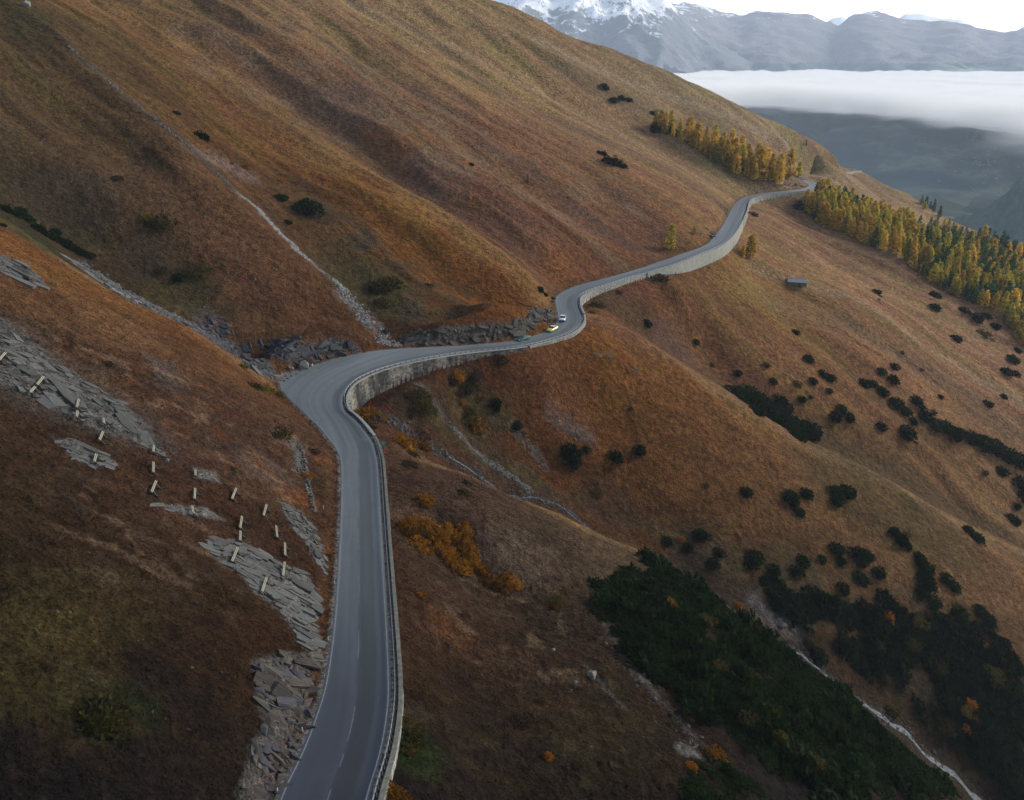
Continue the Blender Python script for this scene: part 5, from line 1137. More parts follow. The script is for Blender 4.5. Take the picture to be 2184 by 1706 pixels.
def road_at(px,py):
    """road point below a pixel: where the sight line meets the road surface, with the direction of travel"""
    h=hit(px,py); d=((RRd[:,0]-h[0])**2+(RRd[:,1]-h[1])**2); i=int(d.argmin()); s=SEG[i]
    for _ in range(3):
        pass
    a,b_=RLd[i],RRd[i]; off=np.hypot(h[0]-b_[0],h[1]-b_[1]); P=on_road(s,min(off,wat(s)-1.1)); Q=on_road(s-2,min(off,wat(s-2)-1.1)); t=Q-P
    return Vector((P[0],P[1],P[2])),math.atan2(t[1],t[0])
p,h_=road_at(1101,727.0); car(p,h_,'dark green sports car leading the other two along the rock cutting',simple('green_car_paint',(.005,.10,.085),.45,.25,.05),L=4.7,H=1.30,name='green_car')
p,h_=road_at(1173,706.5); car(p,h_,'bright yellow-green coupe with a pale roof, between the green and the white car',paintm('yellow_car_paint',(.62,.66,.04)),paintm('pale_roof_paint',(.55,.56,.42)),L=4.6,name='yellow_car')
p,h_=road_at(1200,682.0); car(p,h_,'white car with a blue lower front, last of the three cars',paintm('white_car_paint',(.72,.74,.80)),None,paintm('blue_bumper_paint',(.02,.04,.30)),L=4.5,H=1.42,name='white_car')
# ================================================================ LAY-BY FURNITURE, SIGNS, POSTS
WOODP=simple('weathered_pale_wood',(.50,.50,.47),.8,.2,.2,6.); WOODG=simple('grey_wood',(.24,.23,.21),.85,.2,.25,6.); IRON=simple('iron_legs',(.05,.05,.055),.6,.4,.2)
def bench(px,py,rot):
    q=W(px,py); root=empty('park_bench',(q[0],q[1],gzf(q[0],q[1])+.12),'white slatted bench at the back of the lay-by, left of the big boulder','bench',None,(0,0,rot))
    for y,z in ((-.18,.47),(0,.47),(.18,.47)):
        mb=MB(); mb.box((0,y,z),(2.3,.15,.05)); mb.build('seat_slat',WOODP,root)
    for z in (.68,.90,1.08):
        mb=MB(); mb.box((0,.30+.1*(z-.6),z),(2.3,.05,.17)); mb.build('back_slat',WOODP,root)
    for x in (-.9,.9):
        mb=MB(); mb.box((x,0,.21),(.12,.5,.44)); mb.build('leg',IRON,root)
        mb=MB(); mb.bar((x,.26,.2),(x,.36,1.12),.07); mb.build('back_support',IRON,root)
bench(620,788,2.6)
def picnic(px,py,rot):
    q=W(px,py); root=empty('picnic_table',(q[0],q[1],gzf(q[0],q[1])+.02),'low grey picnic table with benches at the far tip of the lay-by','table',None,(0,0,rot))
    for y in (-.28,0,.28):
        mb=MB(); mb.box((0,y,.74),(2.2,.25,.06)); mb.build('tabletop_plank',WOODG,root)
    for s in (-1,1):
        mb=MB(); mb.box((0,s*.78,.45),(2.2,.28,.06)); mb.build('seat_plank',WOODG,root)
        mb=MB(); mb.box((s*.8,0,.39),(.08,1.7,.08)); mb.build('crossbar',IRON,root)
        for k in (-1,1):
            mb=MB(); mb.bar((s*.8,k*.15,.70),(s*.8,k*.62,0),.08); mb.build('leg',IRON,root)
picnic(590,807,2.75)
def marker(px,py,h,label,c=WOODP,w=.12,cat='post',name='marker_post',lean=0.0):
    q=W(px,py); root=empty(name,(q[0],q[1],gzf(q[0],q[1])-.02),label,cat,'posts beside the road'); 
    mb=MB(); mb.box((0,0,h/2-.1),(w,w,h+.2),taper=.9); o=mb.build('shaft',c,root); o.rotation_euler=(0,lean,0)
    mb=MB(); mb.box((lean*h,0,h+.02),(w*1.08,w*1.08,.18)); mb.build('cap',BLK,root)
marker(665,781,.9,'short white block post at the inner edge of the lay-by, right of the boulder',w=.5)
marker(940,968,1.9,'lone pale post standing at the head of the white stream',w=.16,lean=.15)
marker(690,1085,.8,'small white reflector post just left of the near straight'); marker(713,1245,.8,'dark capped reflector post left of the straight, beside the grey ledge'); marker(700,1366,.8,'reflector post left of the road level with the tip of the slabs')
marker(645,1560,.8,'reflector post left of the road beside the brown crag'); marker(592,1690,.8,'reflector post nearest the lower edge of the picture')
marker(1826,366,4.0,'thin white pole at the distant shoulder of the road',w=.25)
marker(1183,661,2.2,'slim grey post at the rock point by the bend',WOODG,w=.14)
# green notice board
def board(px,py):
    q=W(px,py); b0=Vector((q[0],q[1],gzf(q[0],q[1]))); a=math.atan2(-b0.x,b0.y); root=empty('notice_board',b0,'green notice board with white lettering outside the guardrail below the bend','sign',None,(0,0,a*0.6))
    GRN_=simple('green_sign_paint',(.01,.22,.11),.5,.3,.1); WHT=simple('white_lettering',(.55,.62,.58),.6,.2,.1)
    for x in (-.42,.42):
        mb=MB(); mb.box((x,.05,.55),(.07,.07,1.9)); mb.build('leg',STEEL,root)
    mb=MB(); mb.box((0,0,1.28),(1.12,.04,1.02)); mb.build('panel',GRN_,root)
    rnd=random.Random(3)
    for z,w,n in ((1.62,.62,5),(1.46,.80,7),(1.31,.86,8),(1.16,.5,4),(.94,.86,2)):
        x=-w/2; mb=MB()
        for k in range(n):
            l=w/n*rnd.uniform(.55,.85); mb.box((x+l/2,-.0235,z),(l,.006,.075)); x+=w/n
        mb.build('lettering',WHT,root)
board(818,957)
def small_sign(px,py):
    q=W(px,py); root=empty('road_sign',(q[0],q[1],gzf(q[0],q[1])),'small blue-green board on a post where the road bends past the rock point','sign',None,(0,0,.1))
    mb=MB(); mb.box((0,0,1.1),(.09,.09,2.4)); mb.build('pole',STEEL,root)
    mb=MB(); mb.box((-.1,-.07,2.1),(1.5,.05,.8)); mb.build('panel',simple('teal_sign_back',(.06,.11,.12),.6,.3,.2),root)
small_sign(1178,655)
# ================================================================ STONE HUT
def hut(px,py):
    q=W(px,py); z=gzf(q[0],q[1]); rot=-.22; root=empty('stone_hut',(q[0],q[1],z-.3),'small stone hut with a grey shingled roof alone on the far ridge','hut',None,(0,0,rot))
    ST_=rockmat('hut_stone',(.15,.145,.13)); RF=simple('grey_shingle',(.27,.285,.29),.75,.3,.2,2.)
    L,Wd,h=9.0,5.6,2.0
    mb=MB()
    for c,d in (((0,-Wd/2+.2,h/2),(L,.4,h)),((0,Wd/2-.2,h/2),(L,.4,h)),((-L/2+.2,0,h/2),(.4,Wd-.8,h)),((L/2-.2,0,h/2),(.4,Wd-.8,h))): mb.box(c,d)
    for s in (-1,1): mb.add([(s*(L/2-.4),-Wd/2+.05,h),(s*(L/2-.4),Wd/2-.05,h),(s*(L/2-.4),0,h+1.15),(s*(L/2-.02),-Wd/2+.05,h),(s*(L/2-.02),Wd/2-.05,h),(s*(L/2-.02),0,h+1.15)],[(0,1,2),(5,4,3),(0,3,4,1),(1,4,5,2),(2,5,3,0)])
    wl=mb.build('wall',ST_,root)
    mb=MB(); mb.box((1.0,-Wd/2-.012,.85),(.95,.06,1.7)); mb.build('door',simple('dark_door',(.05,.035,.025),.8),root)
    mb=MB(); mb.box((-2.0,-Wd/2-.012,1.15),(.6,.06,.5)); mb.build('window',simple('dark_window',(.02,.022,.025),.4),root)
    for s in (-1,1):
        sl=math.atan2(1.15,Wd/2); ax=(Vector((1,0,0)),Vector((0,math.cos(sl),-s*math.sin(sl))),Vector((0,s*math.sin(sl),math.cos(sl))))
        rf=None
        mb=MB(); mb.box((0,s*Wd/4*1.08,h+1.15/2+.02),(L+.7,.5*math.hypot(Wd,2.3)+.42,.10),ax); rf=mb.build('roof',RF,root)
        for r_ in range(5):
            y=s*(Wd/2*1.12)*(1-(r_+.5)/5.2); zz=h+1.22-1.15*(abs(y)/(Wd/2))+.10
            mb=MB(); mb.box((0,y,zz),(L+.66,.62,.04),ax); mb.build('shingle_row',RF,rf)
    mb=MB(); mb.box((0,0,h+1.36),(L+.74,.3,.12)); mb.build('ridge_board',WOODG,root)
hut(1699,606)
# ================================================================ SNOW BARRIERS
BAR=[(22,600,0,625,45,575),(252,748,230,770,275,725),(206,803,190,820,222,785),(478,885,470,910,485,860),(475,950,475,980,475,920),(636,992,640,1015,632,970),(621,1083,610,1110,632,1055),(585,1218,580,1250,590,1185),(937,1160,935,1180,940,1140),(936,1272,935,1305,938,1240),(940,1390,925,1425,955,1355),(1190,1305,1192,1330,1188,1280),(1187,1432,1185,1465,1190,1400),(1175,1530,1180,1560,1170,1500),(1425,1430,1410,1460,1440,1400),(1612,1530,1600,1560,1625,1500),(1467,1605,1460,1635,1475,1575),(1682,1660,1685,1690,1680,1630)]
BAR=[tuple((v*.3514 if i%2==0 else v*.3514+554.6) for i,v in enumerate(b)) for b in BAR]
BAR2=[(1462,110,1460,135,1465,85),(1733,190,1733,230,1733,150),(1430,225,1410,260,1450,190),(1726,312,1718,350,1735,275),(1608,408,1595,440,1628,368)]
BAR+=[tuple((v*.3514 if i%2==0 else v*.3514+1109) for i,v in enumerate(b)) for b in BAR2]
LOGM=simple('pale_barked_timber',(.31,.30,.23),.8,.2,.22,8.,bump=.2); STRUT=simple('dark_timber',(.045,.04,.035),.9,.15,.3,5.)
def barrier_proto(n3):
    root=empty('snow_barrier',(0,0,0),'x','snow barrier','timber snow barriers on the left slope')
    for k in range(2): 
        mb=MB(); x=.08-.15*k; z=.66+.13*k
        mb.tube((x,-.5+.01*k,z),(x,.5-.012*k,z+.012*(k%2)),.088,.082,8); mb.build('log',LOGM,root)
    for y in (-.34,.34):
        mb=MB(); mb.bar((.02,y,-.3),(-.02,y,.66),.12,.14,up=(0,1,0)); mb.build('upright',STRUT,root)
        mb=MB(); mb.bar((.62,y,-.65),(.02,y,.60),.10,.10,up=(0,1,0)); mb.build('strut',STRUT,root)
        mb=MB(); mb.box((.62,y,-.30),(1.0,.09,.09)); mb.build('foot_beam',STRUT,root)
    return root
def copy_tree(o,parent=None):
    c=o.copy(); COL.objects.link(c); c.parent=parent
    for ch in list(o.children): copy_tree(ch,c)
    return c
def ordinal(n):
    a=['first','second','third','fourth','fifth','sixth','seventh','eighth','ninth','tenth','eleventh','twelfth','thirteenth','fourteenth','fifteenth','sixteenth','seventeenth','eighteenth','nineteenth']
    if n<20: return a[n-1]
    t={2:'twent',3:'thirt',4:'fort',5:'fift',6:'sixt',7:'sevent',8:'eight',9:'ninet'}[n//10]
    return t+'ieth' if n%10==0 else t+'y-'+a[n%10-1]
BL=['topmost snow barrier at the far left edge, on the upper slab band','upper barrier of the leftmost pair on the long slab band','lower barrier of the leftmost pair, at the foot of the slab band','upper of two barriers in line on the middle of the slab band','lower of two barriers in line at the edge of the slab band','barrier at the lower right margin of the long slab band','barrier in grass between slab band and small slab patch','barrier planted on the small grey slab patch','small barrier at the right tip of the long slab band','middle barrier of the column of three below the slab band tip','lowest barrier of the column of three below the slab band tip','top barrier of the middle column, beside a small grey rock','second barrier of the middle column, above the thin rock line','lowest barrier of the middle column, at the end of the thin rock line','single leaning barrier upslope of the curved ledge','barrier just left of the curved grey ledge','upper of two close barriers above the large slabs','short barrier in grass right above the large slabs','lower of two close barriers at the top rim of the large slabs','barrier in grass at the upper right rim of the large slabs','barrier on the left part of the large slabs','barrier on the right part of the large slabs','lowest barrier, at the lower left rim of the large slabs']
proto=barrier_proto(3)
for k,(cx,cy_,x0,y0,x1,y1) in enumerate(BAR):
    c=W(max(cx,3),cy_+4); a=W(max(x0,2),y0+3); e=W(max(x1,2),y1+3)
    dv=Vector((e[0]-a[0],e[1]-a[1],0)); ln=min(max(dv.length*.95,1.9),3.4); ang=math.atan2(dv.y,dv.x)-math.pi/2
    if abs(ang)>.9: ang=.5*(1 if ang>0 else -1)
    o=proto if k==0 else copy_tree(proto)
    o['label']=BL[k]; o.location=(c[0],c[1],gzf(c[0],c[1])+.05); o.rotation_euler=(0,0,ang); o.scale=(1,ln,1.0)
# ================================================================ TREES AND SHRUBS
def leafmat(name,c1,c2,scale=.9):
    m,nt,b=newmat(name,.9,.08); L=nt.links; g=N(nt,'ShaderNodeNewGeometry'); oi=N(nt,'ShaderNodeObjectInfo')
    n=N(nt,'ShaderNodeTexNoise',i_Scale=scale,i_Detail=3.0); L.new(g.outputs['Position'],n.inputs['Vector'])
    a=N(nt,'ShaderNodeMath',operation='MULTIPLY_ADD'); a.inputs[1].default_value=.45; a.inputs[2].default_value=-.22; L.new(oi.outputs['Random'],a.inputs[0])
    s=N(nt,'ShaderNodeMath',operation='ADD'); L.new(a.outputs[0],s.inputs[0]); L.new(n.outputs[0],s.inputs[1])
    ri=N(nt,'ShaderNodeMath',operation='MULTIPLY_ADD'); ri.inputs[1].default_value=.35; ri.inputs[2].default_value=-.17; L.new(g.outputs['Random Per Island'],ri.inputs[0]); s2=N(nt,'ShaderNodeMath',operation='ADD'); L.new(s.outputs[0],s2.inputs[0]); L.new(ri.outputs[0],s2.inputs[1])
    cr=N(nt,'ShaderNodeValToRGB'); e=cr.color_ramp.elements; e[0].position=.28; e[0].color=(*[v*KA for v in c1],1); e[1].position=.72; e[1].color=(*[v*KA for v in c2],1); L.new(s2.outputs[0],cr.inputs[0]); L.new(cr.outputs[0],b.inputs['Base Color'])
    tr=N(nt,'ShaderNodeBsdfTranslucent'); L.new(cr.outputs[0],tr.inputs[0]); ms=N(nt,'ShaderNodeMixShader'); ms.inputs[0].default_value=.38; L.new(b.outputs[0],ms.inputs[1]); L.new(tr.outputs[0],ms.inputs[2]); L.new(ms.outputs[0],nt.nodes['Material Output'].inputs[0])
    return m
BARK=simple('bark',(.06,.045,.035),.95,.1,.3,4.)
PINEG=leafmat('dwarf_pine_needles',(.003,.009,.002),(.014,.034,.007)); OLIVE=leafmat('olive_shrub_leaves',(.028,.028,.007),(.10,.08,.02)); WILLOW=leafmat('orange_willow_leaves',(.07,.032,.005),(.38,.16,.012),.9)
BROWN=leafmat('brown_twigs',(.03,.018,.012),(.075,.042,.024)); ORANGE=leafmat('orange_leaves',(.14,.05,.006),(.36,.14,.015),1.4); YELG=leafmat('yellow_green_leaves',(.07,.06,.012),(.20,.15,.03))
LGOLD=leafmat('golden_larch_needles',(.42,.25,.035),(.98,.62,.09),.5); LYG=leafmat('yellow_green_larch_needles',(.22,.20,.03),(.66,.52,.07),.5); LGRN=leafmat('green_spruce_needles',(.018,.05,.024),(.09,.17,.06),.5)
def tuft_mesh(name,pos,nrm,size,mat,seed=1,asp=.55,blades=2,up=.3,inner=None):
    """many small leaf-sized faces spread through the crown"""
    r=np.random.RandomState(seed); n=len(pos); V=[];T=[]
    for b_ in range(blades):
        d=nrm+np.c_[r.normal(0,.45,n),r.normal(0,.45,n),r.normal(up,.35,n)]; d/=np.linalg.norm(d,axis=1)[:,None]+1e-9
        s=np.cross(d,r.normal(0,1,(n,3))); s/=np.linalg.norm(s,axis=1)[:,None]+1e-9
        L=size*r.uniform(.6,1.3,n); w=L*asp*r.uniform(.7,1.2,n); o=pos+r.normal(0,.12,(n,3))*size[:,None]
        p0=o-s*w[:,None]*.5-d*L[:,None]*.35; p1=o+s*w[:,None]*.5-d*L[:,None]*.25; p2=o+s*w[:,None]*.35+d*L[:,None]*.45; p3=o-s*w[:,None]*.3+d*L[:,None]*.6
        V.append(np.stack([p0,p1,p2,p3],1).reshape(-1,3)); 
    V=np.vstack(V); q=np.arange(len(V)).reshape(-1,4)
    if inner is not None:
        iv,if_=inner; q=np.vstack([q,np.array(if_)+len(V)]); V=np.vstack([V,iv])
    return mesh(name,V,q,mat)
def blob_inner(rx,ry,rz,z0,seed,n=8,m=5):
    r=np.random.RandomState(seed); V=[];Fc=[]
    for j in range(m+1):
        t=j/m*math.pi/2
        for i in range(n):
            a=i/n*6.2832; k=1+r.uniform(-.15,.12); V.append((rx*math.cos(a)*math.cos(t)*k,ry*math.sin(a)*math.cos(t)*k,z0+rz*math.sin(t)*k))
    for j in range(m):
        for i in range(n): Fc.append((j*n+i,j*n+(i+1)%n,(j+1)*n+(i+1)%n,(j+1)*n+i))
    return np.array(V),Fc
def shrub_mesh(seed,mat,n=230,size=.20,h=.62,name='foliage',lobes=4,fl=0):
    """unit-radius low crown built of several lobes"""
    r=np.random.RandomState(seed); P=[];Nn=[]
    lob=[(0,0,.72)]+[(r.uniform(.3,.55)*math.cos(a),r.uniform(.3,.55)*math.sin(a),r.uniform(.4,.58)) for a in (np.arange(lobes)/lobes*6.283+r.uniform(0,1))]
    for k in range(n):
        x,y,R=lob[r.randint(len(lob))]; a=r.uniform(0,6.283); t=math.asin(r.uniform(-.15,1)); q=r.uniform(.72,1.08)
        v=np.array((math.cos(a)*math.cos(t),math.sin(a)*math.cos(t),math.sin(t))); p=np.array((x,y,0))+v*R*q; p[2]*=h/.72; P.append(p); Nn.append(v)
    P=np.array(P); P[:,2]=np.maximum(P[:,2],.02)
    return tuft_mesh(name,P,np.array(Nn),np.full(n,size),mat,seed,inner=blob_inner(.66,.66,h*.72,-.25,seed))
def stem_mesh(seed):
    rnd=random.Random(seed); mb=MB()
    for k in range(5):
        a=k/5*6.28+rnd.uniform(-.3,.3); mb.tube((0,0,-.15),(.5*math.cos(a),.5*math.sin(a),.3),.05,.025,5,cap=False)
    return mb.mesh('stem',BARK)
STEM=stem_mesh(1)
VAR={}
for nm,mat,h,sz in (('pine',PINEG,.66,.20),('olive',OLIVE,.6,.19),('willow',WILLOW,.8,.17),('brown',BROWN,.5,.18),('orange',ORANGE,.9,.26),('yelg',YELG,.8,.22)):
    VAR[nm]=[shrub_mesh(11*k+len(nm),mat,300 if nm in('pine','willow') else 190,sz,h,lobes=3+k%3) for k in range(4)]
CATN={'pine':('dwarf_pine','dwarf pine','dark green dwarf pine'),'olive':('shrub','shrub','olive-green shrub'),'willow':('willow_bush','bush','orange-brown willow bush'),'brown':('shrub','shrub','dark brown leafless shrub'),'orange':('autumn_sapling','sapling','bright orange sapling'),'yelg':('autumn_sapling','sapling','yellow sapling')}
SHR=[]
def S(kind,px,py,rx,ry=None,label=None): SHR.append([kind,px,py,rx,ry or rx*.7,label])
def c6(kind,x,y,a,b_,label=None): S(kind,1416+.3514*x,554.6+.3514*y,.3514*a,.3514*b_,label)
def c5(kind,x,y,a,b_,label=None): S(kind,682.6+.3514*x,554.6+.3514*y,.3514*a,.3514*b_,label)
def c8(kind,x,y,a,b_,label=None): S(kind,682.6+.3514*x,1109+.3514*y,.3514*a,.3514*b_,label)
def c9(kind,x,y,a,b_,label=None): S(kind,1416+.3514*x,1109+.3514*y,.3514*a,.3514*b_,label)
for t in [(1290,185,30,20),(1640,205,35,24),(1640,280,35,27),(1820,300,38,26),(1895,345,42,28),(1955,332,30,20),(2008,393,32,24),(1772,470,35,26),(2145,542,25,20),(2112,598,40,20),(2075,668,40,32),(2130,684,28,20),(797,430,28,20),(192,487,26,20),(873,590,40,30),(450,677,32,24),(965,680,40,34),(1010,705,36,28),(663,727,30,26),(905,728,30,20),(835,832,33,34),(1000,787,26,22),(1398,640,34,22),(1322,668,36,26),(1388,715,42,30),(1215,738,40,32),(1268,740,30,24),(1325,785,40,38),(1405,855,50,42),(1465,905,45,35),(1530,840,45,35),(1565,885,28,22),(1510,970,30,22),(1678,823,20,18),(2062,825,22,15),(1962,863,32,22),(1315,997,42,34),(1475,1030,58,48),(1078,893,35,26),(1035,938,45,40),(1120,940,42,36),(2045,1268,40,34),(2110,1565,45,28),(2140,1490,25,16),
 (500,1395,45,38),(765,1415,55,50),(780,1455,45,35),(820,1515,38,38),(862,1405,46,34),(1035,1390,50,40),(1110,1395,58,36),(1045,1450,50,32),(1385,1640,34,30),(1425,1680,40,32),(1845,1625,34,28),(1895,1670,44,34),(222,1655,50,42),(15,1690,40,40),
 (1575,935,46,34),(1640,985,52,38),(1710,1000,50,36),(1770,1040,60,42),(1850,1060,60,44),(1930,1090,62,48),(2000,1120,60,46),(2080,1160,66,50),(2150,1200,60,50),(2165,1330,50,60),(2180,1420,50,60)]: c6('pine',*t)
for t in [(430,790,70,48),(510,790,80,64),(590,850,85,70),(560,900,60,50),(660,900,80,66),(700,840,60,44),(740,960,75,60),(730,880,60,50),(860,1010,85,72),(800,1040,70,50),(900,1050,50,44)]: c6('pine',*t)
for t in [(622,625,32,26,'brown'),(808,745,25,16,'olive'),(1637,915,25,20,'brown'),(1445,557,16,12,'brown'),(1563,660,14,9,'brown'),(1940,448,38,16,'olive'),(250,1362,20,18,'olive'),(890,828,15,8,'olive'),(1945,1287,20,10,'brown'),(290,632,16,9,'olive'),(1310,215,14,8,'brown')]: c6(t[4],*t[:4])
for t in [(1515,1140,75,80,'pine'),(1540,1210,50,50,'pine'),(1610,1140,34,28,'pine'),(1790,1180,55,38,'pine'),(1935,1140,50,38,'pine'),(1195,990,36,26,'pine'),(1060,850,44,40,'pine'),(1068,890,30,28,'pine'),(1985,375,34,28,'pine'),(700,435,24,22,'olive'),
 (600,820,80,55,'olive'),(640,880,50,40,'olive'),(560,910,60,40,'brown'),(600,1040,65,38,'brown'),(270,930,62,48,'willow'),(350,920,30,40,'yelg'),(390,960,22,34,'willow'),(290,1000,55,30,'brown'),(500,1100,70,44,'willow'),(590,1110,60,44,'willow'),(560,1175,40,26,'olive'),(540,1230,60,36,'brown'),
 (840,695,40,26,'willow'),(800,725,44,26,'brown'),(920,700,50,30,'brown'),(890,760,46,34,'olive'),(850,790,40,26,'brown'),(860,855,26,20,'orange'),(900,895,34,24,'olive'),(990,826,15,18,'orange'),(900,940,55,44,'olive'),(940,990,52,40,'willow'),(975,1040,20,20,'yelg'),(1298,1053,8,8,'orange'),
 (635,1450,50,36,'willow'),(885,1345,26,26,'olive'),(870,1400,32,34,'olive'),(1090,595,50,22,'brown'),(2060,105,60,26,'brown'),(1810,190,26,16,'brown'),(1680,265,44,30,'olive'),(1660,310,30,24,'yelg'),(600,430,24,28,'yelg'),(548,440,10,12,'orange'),(672,322,16,20,'yelg'),(706,325,8,14,'yelg'),(987,292,18,20,'orange'),(955,385,14,24,'yelg'),
 (345,165,60,16,'olive'),(430,140,60,18,'olive'),(390,250,52,24,'olive'),(660,152,26,14,'olive'),(1335,175,30,12,'pine'),(1365,205,20,12,'pine'),(1415,232,16,10,'pine'),(400,430,26,14,'olive'),(545,312,14,9,'brown'),(1260,700,14,8,'brown'),(1680,1408,30,18,'olive'),(1730,760,10,6,'brown'),(1880,900,16,10,'olive')]: c5(t[4],*t[:4])
for t in [(545,70,60,60),(600,140,62,52),(640,20,56,50),(700,110,66,58),(760,60,60,50),(760,190,66,56),(800,250,62,50),(860,110,66,56),(870,40,50,40),(900,190,60,52),(850,280,60,46),(930,260,52,44),(980,300,44,36),(1030,370,56,46),(1100,400,58,44),(1170,370,50,46),(1130,340,36,30),(500,20,40,40),(560,0,50,40)]: c8('willow',*t)
for t in [(1385,1425,34,46,'orange'),(530,1230,50,50,'olive'),(560,1310,55,56,'olive'),(545,1390,44,46,'olive'),(400,1650,60,40,'willow'),(480,1670,50,34,'willow'),(610,455,30,22,'willow'),(1415,520,24,30,'willow'),(1440,480,36,18,'olive'),(1510,1170,16,12,'brown'),(860,570,16,14,'brown'),(1560,1480,26,30,'olive'),(1880,1520,22,36,'olive'),(1990,1490,18,18,'olive'),(770,755,22,14,'brown'),(1330,1100,40,18,'brown'),(1200,1220,70,28,'brown'),(640,1030,26,28,'olive')]: c8(t[4],*t[:4])
for t in [(220,75,52,46,'pine'),(105,110,26,24,'orange'),(145,160,38,26,'pine'),(330,185,42,34,'pine'),(295,255,50,34,'pine'),(540,205,60,55,'pine'),(520,255,50,34,'pine'),(430,250,14,16,'orange'),(660,285,52,46,'pine'),(835,235,50,42,'pine'),(800,300,46,44,'pine'),(955,228,36,28,'pine'),(1045,160,56,46,'pine'),(1070,235,38,30,'pine'),(1165,195,56,38,'pine'),(1230,205,50,36,'pine'),(1190,240,50,28,'pine'),(1295,300,48,48,'pine'),(1185,340,50,34,'pine'),(1250,385,16,32,'yelg'),(1080,400,50,40,'pine'),(1335,470,80,60,'pine'),(1400,60,40,34,'pine'),(1440,110,46,38,'pine'),(1475,150,34,24,'pine'),(1470,80,20,26,'olive'),(1545,215,44,44,'pine'),(1580,280,56,52,'pine'),(1590,360,60,54,'pine'),(1560,430,46,40,'pine'),(1635,480,48,52,'pine'),(1710,340,44,38,'pine'),(1755,390,42,36,'pine'),(1780,550,66,52,'pine'),(1910,535,44,40,'pine'),(1960,590,50,44,'pine'),(1990,630,32,26,'pine'),(1840,60,34,28,'pine'),(1895,100,44,34,'pine'),(1360,575,36,42,'orange'),(455,512,32,42,'orange'),(930,810,62,48,'pine'),(890,745,34,30,'olive'),(1920,700,60,42,'brown'),(2060,735,44,38,'pine'),(1945,768,20,14,'yelg'),(1805,745,18,18,'orange'),(1630,290,18,18,'yelg'),(1850,1110,40,32,'orange'),(1825,1165,34,30,'yelg'),(1880,1200,26,30,'orange'),(1820,1255,32,28,'orange'),(1780,1080,14,14,'orange'),(310,1410,52,60,'willow'),(160,1490,38,28,'orange'),(500,1215,50,60,'olive'),(290,1120,28,24,'yelg'),(30,500,46,50,'willow'),(75,1130,30,22,'brown'),(780,1420,24,40,'olive'),(1150,1560,20,50,'olive'),(1385,1165,34,30,'olive'),(1350,980,30,24,'olive')]: c9(t[4],*t[:4])
for t in [(200,760,40,34,'yelg'),(330,900,44,36,'olive'),(520,960,50,40,'olive'),(620,1180,46,40,'olive'),(260,620,44,38,'olive'),(700,1330,40,36,'yelg'),(900,1480,46,40,'olive'),(120,900,46,40,'olive'),(1500,760,40,34,'olive'),(1650,900,44,36,'olive'),(1400,850,40,34,'pine'),(2000,950,46,40,'olive'),(1880,1400,46,40,'pine'),(1700,1250,44,38,'olive'),(1540,620,40,34,'olive')]: c9(t[4],*t[:4])
# shrub belt at the upper left, and scattered shrubs on the big slope
for x,y,a in [(6,440,16),(30,452,16),(56,462,14),(80,486,18),(105,500,20),(130,512,20),(150,525,18),(170,534,16),(190,543,12),(45,447,12),(118,492,12),(5,478,8)]: S('pine',x,y,a,a*.75)
for x,y,a,b_,k in [(428,289,18,8,'pine'),(375,240,9,4,'pine'),(655,442,30,12,'pine'),(600,420,14,9,'pine'),(615,472,9,6,'pine'),(527,353,7,8,'orange'),(601,385,9,8,'orange'),(495,345,4,9,'yelg'),(310,460,13,9,'yelg'),(250,378,12,7,'brown'),(338,472,20,8,'olive'),(1005,349,7,5,'pine'),(1303,343,22,7,'pine'),(1325,352,14,7,'pine'),(1282,326,14,6,'pine'),(1308,213,11,5,'pine'),(1325,208,10,5,'pine'),(1340,212,9,4,'pine'),(1288,185,12,4,'pine'),(1393,240,9,5,'pine'),(1410,270,24,10,'pine'),(1440,283,14,8,'pine'),(1395,277,10,6,'pine'),(1715,437,18,10,'pine'),(1700,440,10,6,'pine'),(1607,455,12,7,'brown'),(1410,590,0,0,'x'),(380,590,14,7,'pine'),(345,575,10,5,'olive'),(430,575,18,8,'olive'),(815,611,24,7,'olive'),(1230,520,4,3,'brown'),(1210,420,3,2,'brown'),(565,830,18,12,'yelg'),(540,822,14,8,'olive'),(590,838,14,10,'olive'),(518,778,10,12,'yelg'),(605,920,16,11,'olive'),(588,925,12,8,'olive'),(655,1012,10,8,'willow'),(668,960,14,8,'brown'),(700,1180,6,16,'olive'),(205,1510,36,30,'olive'),(225,1535,26,20,'olive'),(190,1540,22,18,'olive'),(500,1000,10,6,'yelg'),(230,775,12,5,'brown')]:
    if k!='x': S(k,x,y,a,b_)
ANCH=[('the stone hut',1700,597),('the green notice board',817,947),('the green car',1100,723),('the big slabs above the straight',600,1250),('the lay-by boulder',649,780),('the orange willow thicket',930,1150),('the lone larch above the far pull-out',1430,508),('the heap of pale stones',1355,795),('the pinkish scree strip',1215,905),('the large hedge-like pine thicket in the hollow',1640,880),('the top of the golden grove',1440,260),('the foaming head of the stream',940,965),('the right edge of the larch wood',2140,690),('the rounded white boulder',1262,1437),('the upper left stream bend',330,262),('the shrub belt at the left edge',60,470),('the pale stone patch low on the right slope',1465,1595),('the bright orange sapling in the valley thicket',1894,1311),('the shaded stream gully',1660,1320),('the crest of the middle spur',1870,1018),('the lower right corner of the slope',2184,1500),('the white car bend',1240,640),('the far high pale wall',1480,575)]
cnt={}
rows=[]
for r_ in SHR:
    k,px,py,rx,ry,lb=r_; a=min(range(len(ANCH)),key=lambda i:math.hypot(ANCH[i][1]-px,ANCH[i][2]-py)); d=math.hypot(ANCH[a][1]-px,ANCH[a][2]-py); rows.append((a,CATN[k][2],d,r_))
rows.sort(key=lambda t:(t[0],t[1],t[2]))
rndS=random.Random(99)
